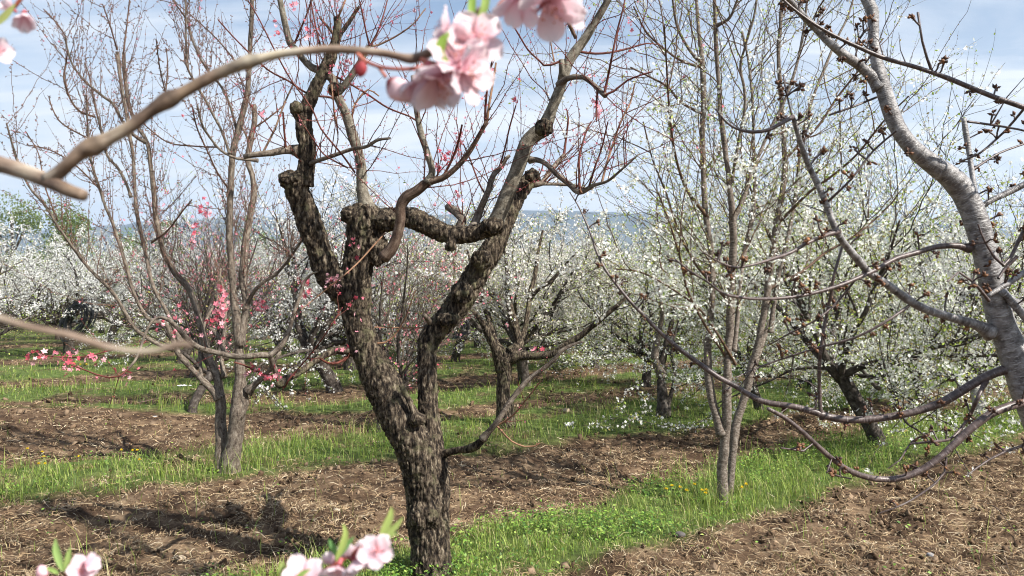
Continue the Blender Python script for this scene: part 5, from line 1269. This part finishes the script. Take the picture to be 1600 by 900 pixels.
pruning([(1566, 855), (1572, 880), (1580, 905)], 'short pale stick stuck in the dry straw near a stone', .005, 2)
pruning([(214, 640), (250, 634), (290, 624), (320, 616)], 'thin dead twig lying on the soil near the white scraps', .008, 3)
pruning([(560, 655), (600, 640), (640, 630)], 'short dead twig on the soil behind the leaning peach trunk', .008, 4)

# dandelions
def dandelion(px, py, label, group, seed):
    g = np.random.default_rng(seed); x, y = G(px, py); z = float(gh(np.array([x]), np.array([y]))[0]); h = g.uniform(.10, .18)
    root = thing('dandelion', (x, y, z), label, 'flower', group)
    top = np.array([x + g.normal(0, .02), y + g.normal(0, .02), z + h])
    mb = MB(); mb.tube(np.array([[x, y, z], [(x + top[0]) / 2 + .005, (y + top[1]) / 2, z + h * .5], top]), [.002, .0017, .0017], 5, (.25, .32, .10)); mb.build('stem', M['leaf'], root)
    mb = MB(); n = 34; a = g.uniform(0, 6.28, n); e = g.uniform(.1, 1.3, n)
    D_ = np.stack([np.cos(a) * np.cos(e), np.sin(a) * np.cos(e), np.sin(e)], 1)
    mb.scatter(LEAF4, LEAF4F, np.repeat(top[None], n, 0), np.stack([np.cross(D_, [0, 0.1, 1.]), D_, np.cross(np.cross(D_, [0, .1, 1.]), D_)], 2), .019 * max(1, y / 9), col_pick([(.85, .62, .03), (.9, .72, .05)], n, g)); mb.build('flower_head', M['leaf'], root, smooth=False)
dl = [(48, 717), (62, 721), (66, 735), (76, 723), (69, 742), (190, 714), (204, 714), (215, 716), (222, 724), (120, 725)]
for i, (a, b) in enumerate(dl): dandelion(a, b + 20, 'yellow dandelion in the grass strip by the grey stemmed peach tree', 'dandelions by the grey stemmed peach', 10 + i)
dr = [(1066, 772), (1071, 785), (1090, 770), (1093, 778), (1103, 768), (1105, 784), (1044, 774), (1156, 771), (1160, 762), (1035, 768)]
for i, (a, b) in enumerate(dr): dandelion(a, b + 22, 'yellow dandelion in the grass beside the slim many stemmed cherry', 'dandelions by the slim cherry', 40 + i)
for i, (a, b) in enumerate([(423, 612), (434, 605), (440, 608), (426, 596), (115, 570), (125, 568), (132, 572)]): dandelion(a, b + 12, 'yellow dandelion far back in the grass beyond the soil strip', 'dandelions beyond the soil strip', 70 + i)

# ------------------------------------------------------------------ peach blossom close to the camera
def petal_mesh(name, cup, width=.78, curl=.2, seed=0, tipcol=(.93, .83, .855), basecol=(.80, .38, .47)):
    nu, nv = 9, 7; g = np.random.default_rng(seed); V, Cc = [], []
    for i in range(nu):
        t = i / (nu - 1)
        wd = width * .5 * (math.sin(math.pi * min(1, t * .93 + .05)) ** .75) * (.45 + .75 * t) * 1.12 + .035
        for j in range(nv):
            u = j / (nv - 1) * 2 - 1
            x = u * wd; y = t * (1 - .05 * u * u * (t > .8))
            z = cup * t ** 1.4 + curl * .5 * (u * u) * wd * 1.6 - curl * .5 * t ** 3 + .055 * math.sin(u * 7 + seed) * t + .04 * math.sin(t * 9 + u * 3 + seed) + .05 * t * t * math.sin(u * 13 + seed * 2)
            V.append((x, y * math.cos(cup * .5), z))
            k = t ** .8
            vein = 1 - .06 * (1 + math.sin(u * 18)) * (1 - t)
            Cc.append([(b * (1 - k) + c * k) * vein for b, c in zip(basecol, tipcol)])
    i = np.arange(nu - 1)[:, None] * nv; j = np.arange(nv - 1)[None]
    mb = MB(); mb.add(np.array(V), np.stack([i + j, i + j + 1, i + nv + j + 1, i + nv + j], -1).reshape(-1, 4), None, None, np.array(Cc))
    return mb.mesh(name, M['petal'])
PET = {}
for k, cup in (('open', .18), ('half', .60), ('closed', 1.15)):
    PET[k] = [petal_mesh('petal', cup, .80, .25 if k != 'closed' else .6, s) for s in range(3)]
def calyx_mesh():
    mb = MB(); mb.tube(np.array([(0, 0, -.42), (0, 0, -.30), (0, 0, -.12), (0, 0, .02)]), [.05, .13, .16, .13], 10, (.42, .10, .11))
    for i in range(5):
        a = 2 * math.pi * i / 5 + .6; c, s = math.cos(a), math.sin(a)
        mb.add(np.array([(c * .12 - s * .08, s * .12 + c * .08, -.05), (c * .12 + s * .08, s * .12 - c * .08, -.05), (c * .30 + s * .05, s * .30 - c * .05, .03), (c * .40, s * .40, .06), (c * .30 - s * .05, s * .30 + c * .05, .03)]), None, [(0, 1, 2), (0, 2, 4), (4, 2, 3)], None, (.36, .07, .09))
    return mb.mesh('flower', M['bud'])
def stamen_mesh():
    g = np.random.default_rng(2); mb = MB()
    for i in range(16):
        a = g.uniform(0, 6.28); sp = g.uniform(.05, .34); h = g.uniform(.35, .62)
        P = np.array([(0, 0, 0), (math.cos(a) * sp * .5, math.sin(a) * sp * .5, h * .5), (math.cos(a) * sp, math.sin(a) * sp, h)])
        mb.tube(P, [.012, .009, .008], 4, (.86, .55, .60)); v, f = ico(); mb.add(P[-1] + v * .032, None, f, None, (.50, .16, .08))
    return mb.mesh('stamen', M['bud'])
CAL = calyx_mesh(); STA = stamen_mesh()
def flower(root, px, py, D, r, n, state='open', npet=5, spin=0.0, skip=()):
    """n = direction the flower looks in"""
    o = bpy.data.objects.new('flower', CAL); COL.objects.link(o); o.parent = root
    p = Vector(W(px, py, D)) - parent_world(root)
    z = Vector(n).normalized(); x = z.orthogonal().normalized(); y = z.cross(x)
    m = Matrix((x, y, z)).transposed().to_4x4() @ Matrix.Rotation(spin, 4, 'Z')
    s = r / .95
    o.matrix_local = Matrix.Translation(p) @ m @ Matrix.Scale(s, 4)
    g = random.Random(int(px * 7 + py))
    for i in range(npet):
        if i in skip: continue
        q = bpy.data.objects.new('petal', PET[state][g.randrange(3)]); COL.objects.link(q); q.parent = o
        k = 1 + g.uniform(-.07, .07)
        tl = g.uniform(-.18, .18)
        q.matrix_local = Matrix.Rotation(2 * math.pi * i / npet + g.uniform(-.1, .1), 4, 'Z') @ Matrix.Rotation(tl, 4, 'X') @ Matrix.Scale(k, 4) @ Matrix.Translation((0, .03, .012 * i))
    if state != 'closed':
        q = bpy.data.objects.new('stamen', STA); COL.objects.link(q); q.parent = o; q['kind'] = 'stuff'
    return o
def leaf_blade(root, pts, D, wpx, col=(.26, .40, .07), dz=0, side=(1, 0, 0)):
    A = smooth_path(np.array([[*W(x, y, D + dz * i / (len(pts) - 1))] for i, (x, y) in enumerate(pts)]), .0015)
    n = len(A); t = np.linspace(0, 1, n); wd = (wpx / F * D) * .5 * np.sin(np.pi * np.clip(t * .92 + .06, 0, 1)) ** .8
    T_ = np.gradient(A, axis=0); T_ /= np.linalg.norm(T_, axis=1)[:, None]
    S = np.cross(T_, [0.25, -1, .2]); S /= np.linalg.norm(S, axis=1)[:, None]
    Nn = np.cross(S, T_)
    V = np.stack([A - S * wd[:, None] + Nn * wd[:, None] * .35, A - S * wd[:, None] * .5 + Nn * wd[:, None] * .12, A, A + S * wd[:, None] * .5 + Nn * wd[:, None] * .12, A + S * wd[:, None] + Nn * wd[:, None] * .35], 1).reshape(-1, 3)
    i = np.arange(n - 1)[:, None] * 5; j = np.arange(4)[None]
    mb = MB(); mb.add(V, np.stack([i + j, i + j + 1, i + 5 + j + 1, i + 5 + j], -1).reshape(-1, 4), None, None, col)
    mb.build('leaf', M['leaf'], root)
def budlet(root, px, py, D, rpx, n, col=(.45, .10, .12), long=1.5, name='bud'):
    import bmesh
    bm = bmesh.new(); bmesh.ops.create_icosphere(bm, subdivisions=3, radius=1)
    V = np.array([q.co[:] for q in bm.verts]); Fc = np.array([[q.index for q in f_.verts] for f_ in bm.faces]); bm.free()
    V[:, 2] *= long; ta = 1 - .35 * np.clip(V[:, 2] / long, 0, 1) ** 2; V[:, :2] *= ta[:, None]
    an = np.arctan2(V[:, 1], V[:, 0]); V[:, :2] *= (1 + .08 * np.sin(an * 3 + V[:, 2] * 2))[:, None]
    C_ = np.where((V[:, 2] < -long * .35)[:, None], np.array([.32, .07, .07]), np.array(col))
    Rm = rot_to(np.array([n], float), np.random.default_rng(3))[0]
    P = V @ Rm.T * rpx / F * D + W(px, py, D)
    mb = MB(); mb.add(P, None, Fc, None, C_); mb.build(name, M['petal'], root)
def near_branch(root, pts, mat, k=18, col=None, name='branch', knob=.07, nodes=()):
    rows = [[*W(x, y, D), w_ * .9 / 2 / F * D] for x, y, w_, D in pts]
    A = smooth_path(np.array(rows), .0025); P, r = A[:, :3], A[:, 3].copy()
    arc = np.concatenate([[0], np.cumsum(np.linalg.norm(np.diff(P, axis=0), axis=1))])
    r *= 1 + knob * vnoise(arc * 60, arc * 0 + 3, 0, 5) + .04 * vnoise(arc * 220, arc * 0, 0, 6)
    for (x, y, a) in nodes:
        i = int(np.argmin(np.linalg.norm(P - W(x, y, np.interp(x, sorted(p[0] for p in pts), [p[3] for p in sorted(pts)])), axis=1)))
        r *= 1 + a * np.exp(-((arc - arc[i]) / .006) ** 2)
    if col is None:
        a_ = np.clip(vnoise(arc * 38, arc * 0 + 1, 0, 31) * 1.3 + .5, 0, 1)[:, None]; cc = (1 - a_) * np.array([1.05, .86, .75]) + a_ * np.array([1.75, 1.72, 1.6])
        for (x, y, a) in nodes:
            i = int(np.argmin(np.linalg.norm(P - W(x, y, np.interp(x, sorted(p[0] for p in pts), [p[3] for p in sorted(pts)])), axis=1)))
            cc = cc * (1 - .55 * np.exp(-((arc - arc[i] - .004) / .0028) ** 2))[:, None]
        cc = np.vstack([np.repeat(cc, k, axis=0), cc[-1:] * .45, cc[:1] * .45]); col = cc
    mb = MB(); mb.tube(P, r, k, col); mb.build(name, mat, root)

M['near_bark'] = bark('peach branch bark close up', [(.36, (.065, .052, .044)), (.47, (.165, .140, .117)), (.6, (.31, .285, .25))], scale=80, stretch=.25, bump=.5, dist=.0012, rough=.6, spec=.3, lichen=(.25, .22, .17))
M['near_red'] = bark('peach shoot bark close up', [(.32, (.20, .06, .05)), (.68, (.38, .16, .12))], scale=160, stretch=.3, bump=.3, dist=.0006, rough=.5)
B1 = thing('peach_branch', tuple(W(-20, 250, .47)), 'close blurred peach branch arching across the sky to a cluster of pale pink blossom', 'branch')
near_branch(B1, [(-60, 243, 30, .47), (0, 257, 29, .465), (34, 267, 28, .46), (78, 284, 27, .455), (108, 298, 24, .45), (132, 306, 20, .448)], M['near_bark'])
near_branch(B1, [(74, 282, 24, .455), (92, 270, 25, .453), (110, 253, 24, .45), (128, 237, 25, .45), (145, 229, 28, .45), (165, 219, 24, .45), (203, 198, 23, .45), (235, 174, 22, .45), (263, 156, 26, .45), (285, 145, 21, .45), (321, 125, 20, .45), (360, 107, 19, .45), (390, 96, 21, .45), (410, 91, 17, .45), (440, 84, 15, .45), (473, 80, 14.5, .45), (510, 77, 14, .45), (550, 78, 13.5, .45), (598, 83, 13, .45), (625, 89, 13, .45), (641, 92, 14, .45), (655, 89, 15, .45), (675, 80, 16, .45), (695, 70, 14, .45), (715, 55, 11, .45), (735, 35, 9, .445), (750, 12, 8, .44)], M['near_bark'], k=20, nodes=((145, 229, .25), (263, 156, .2), (390, 96, .15), (641, 91, .2)))
near_branch(B1, [(556, 80, 8, .45), (566, 92, 7, .448), (580, 100, 7, .445), (600, 106, 6.5, .44), (630, 108, 6.5, .44), (655, 106, 8, .44), (668, 102, 10, .445)], M['near_red'], k=12)
near_branch(B1, [(590, 104, 5, .443), (597, 112, 6, .44), (603, 121, 7, .44)], M['near_red'], k=10)
near_branch(B1, [(655, 90, 9, .45), (668, 98, 12, .447), (678, 102, 14, .445), (690, 100, 12, .443)], M['near_red'], k=12)
budlet(B1, 564, 108, .445, 10, (-.1, -.2, -1), (.42, .07, .08), 1.4)
budlet(B1, 624, 141, .44, 18, (.75, -.3, -.75), (.92, .70, .74), 1.45)
flower(B1, 742, 62, .435, .0165, (.25, -1, .1), 'open', spin=.3)
flower(B1, 716, 100, .43, .0175, (.1, -.9, .5), 'half', spin=1.2)
flower(B1, 722, 112, .425, .0175, (.75, -.45, -.15), 'half', spin=.2)
flower(B1, 700, 50, .44, .0125, (-.85, -.25, .45), 'half', npet=5, spin=.9, skip=(1,))
budlet(B1, 724, 50, .43, 14, (.4, -.8, .5), (.93, .66, .70), 1.15)
flower(B1, 668, 112, .44, .0155, (-.05, -.35, -1), 'closed', spin=.1)
flower(B1, 690, 116, .435, .0205, (.3, -.45, -1), 'half', spin=.8, skip=(2,))
leaf_blade(B1, [(700, 96), (688, 84), (690, 68), (702, 50)], .425, 15)
leaf_blade(B1, [(742, 36), (737, 18), (738, 0), (742, -18)], .44, 13, (.28, .42, .08))
leaf_blade(B1, [(746, 34), (756, 15), (760, -5), (768, -25)], .44, 13, (.34, .46, .12))
B2 = thing('peach_branch', tuple(W(860, -40, .45)), 'drooping pale pink peach flowers hanging in from above on a dark stalk', 'branch')
near_branch(B2, [(775, 14, 6, .46), (785, 2, 7, .46), (810, -12, 8, .46), (850, -14, 9, .455), (900, -40, 9, .45)], M['near_red'], k=10)
near_branch(B2, [(842, -14, 7, .455), (846, -4, 7, .45), (850, 6, 9, .445)], M['near_red'], k=10)
flower(B2, 853, 4, .44, .0205, (.25, -.5, -1), 'half', spin=2.2, skip=(3,))
flower(B2, 874, -2, .45, .0175, (.9, -.5, .15), 'half', spin=.5)
flower(B2, 812, -6, .455, .0145, (-.1, -.4, -1), 'closed', spin=.5)
B3 = thing('peach_branch', tuple(W(-20, 30, .5)), 'purple pink peach flower nodding beside a green shoot at the sky corner', 'branch')
near_branch(B3, [(-40, 60, 9, .5), (-10, 40, 9, .5), (5, 25, 8, .5), (25, 8, 7, .5), (45, -20, 7, .5)], M['near_red'], k=10)
leaf_blade(B3, [(-12, 42), (2, 32), (14, 20), (24, 6)], .49, 12, (.42, .46, .16))
flower(B3, 38, 22, .49, .0085, (.25, -.5, -1), 'closed', spin=.4)
flower(B3, 20, 14, .5, .007, (-.5, -.5, .5), 'closed', spin=.4)
flower(B3, -6, 82, .47, .0085, (.9, -.4, .1), 'half', spin=.4)
B4 = thing('peach_branch', tuple(W(430, 930, .5)), 'close pink peach blossoms with fresh leaf tips rising at the bottom edge', 'branch')
near_branch(B4, [(400, 960, 11, .50), (450, 920, 10, .495), (490, 900, 10, .49), (520, 885, 9, .49), (545, 868, 8, .49), (565, 856, 8, .485), (580, 848, 6, .485)], M['near_red'], k=12)
flower(B4, 588, 861, .465, .0105, (.1, -1, .25), 'open', spin=.5)
flower(B4, 560, 872, .47, .0125, (.2, -.5, -.9), 'half', spin=.2)
flower(B4, 552, 872, .49, .0105, (-.4, .6, .8), 'half', spin=1)
flower(B4, 530, 884, .475, .0115, (-.15, -.7, -.8), 'half', spin=.7)
flower(B4, 522, 882, .49, .008, (-.5, .3, .9), 'closed', spin=1)
flower(B4, 472, 905, .47, .0125, (.2, -.6, .7), 'half', spin=.9)
leaf_blade(B4, [(525, 876), (536, 850), (540, 832), (536, 818)], .48, 11, (.40, .50, .14))
leaf_blade(B4, [(526, 872), (522, 858), (518, 850), (514, 842)], .485, 9, (.14, .30, .09))
leaf_blade(B4, [(530, 870), (542, 852), (548, 844), (554, 838)], .485, 8, (.16, .32, .10))
leaf_blade(B4, [(594, 838), (604, 820), (610, 806), (612, 792)], .475, 12, (.42, .52, .15))
leaf_blade(B4, [(596, 840), (612, 828), (622, 818), (630, 808)], .475, 9, (.40, .50, .15))
leaf_blade(B4, [(598, 842), (608, 838), (616, 834), (622, 836)], .475, 7, (.36, .46, .15))
leaf_blade(B4, [(442, 905), (440, 893), (441, 885), (440, 876)], .475, 10, (.38, .48, .15))
leaf_blade(B4, [(462, 905), (472, 896), (480, 892), (486, 889)], .455, 9, (.30, .44, .12))
B5 = thing('peach_branch', tuple(W(100, 940, .5)), 'small pair of close peach blossoms with upright green leaves at the bottom corner', 'branch')
near_branch(B5, [(90, 960, 9, .5), (98, 920, 8, .5), (104, 900, 8, .5), (108, 890, 7, .5)], M['near_red'], k=10)
flower(B5, 128, 893, .49, .0095, (.45, -.5, .5), 'half', spin=.2)
flower(B5, 136, 884, .49, .0065, (.8, -.4, .5), 'closed', spin=.2)
budlet(B5, 66, 894, .49, 9, (-.2, -.2, 1), (.90, .60, .65), 1.3)
leaf_blade(B5, [(98, 892), (92, 872), (88, 858), (87, 842)], .49, 11, (.30, .44, .14))
leaf_blade(B5, [(100, 892), (106, 876), (108, 864), (110, 855)], .49, 9, (.34, .46, .14))
leaf_blade(B5, [(92, 896), (82, 890), (75, 888), (70, 889)], .49, 7, (.30, .44, .12))
B6 = thing('bare_twig', tuple(W(-30, 490, .27)), 'very blurred pale bare twig pointing in over the grass, closest to the viewer', 'twig')
near_branch(B6, [(-40, 488, 15, .26), (0, 497, 13, .262), (50, 512, 12, .265), (100, 522, 13, .268), (135, 532, 15, .27), (170, 543, 12, .272), (210, 549, 11, .275), (250, 547, 11, .277), (270, 540, 15, .278), (290, 538, 14, .28), (300, 540, 8, .28)], M['near_bark'], k=12, knob=.12)

# ------------------------------------------------------------------ air
mb = MB()
x0, x1, y0, y1, z0, z1 = -9800, 9800, -1800, 9900, -1.6, 860
mb.add([(x0, y0, z0), (x1, y0, z0), (x1, y1, z0), (x0, y1, z0), (x0, y0, z1), (x1, y0, z1), (x1, y1, z1), (x0, y1, z1)],
       [(0, 3, 2, 1), (4, 5, 6, 7), (0, 1, 5, 4), (1, 2, 6, 5), (2, 3, 7, 6), (3, 0, 4, 7)])
hm = bpy.data.materials.new('air'); hm.use_nodes = True; hn = hm.node_tree.nodes; hn.clear()
ho = hn.new('ShaderNodeOutputMaterial'); hv = hn.new('ShaderNodeVolumePrincipled')
hv.inputs['Color'].default_value = (0.60, 0.76, 1.0, 1); hv.inputs['Density'].default_value = 0.00012; hv.inputs['Anisotropy'].default_value = 0.1
hm.node_tree.links.new(hv.outputs[0], ho.inputs['Volume'])
mb.build('haze', hm, kind='stuff', smooth=False)
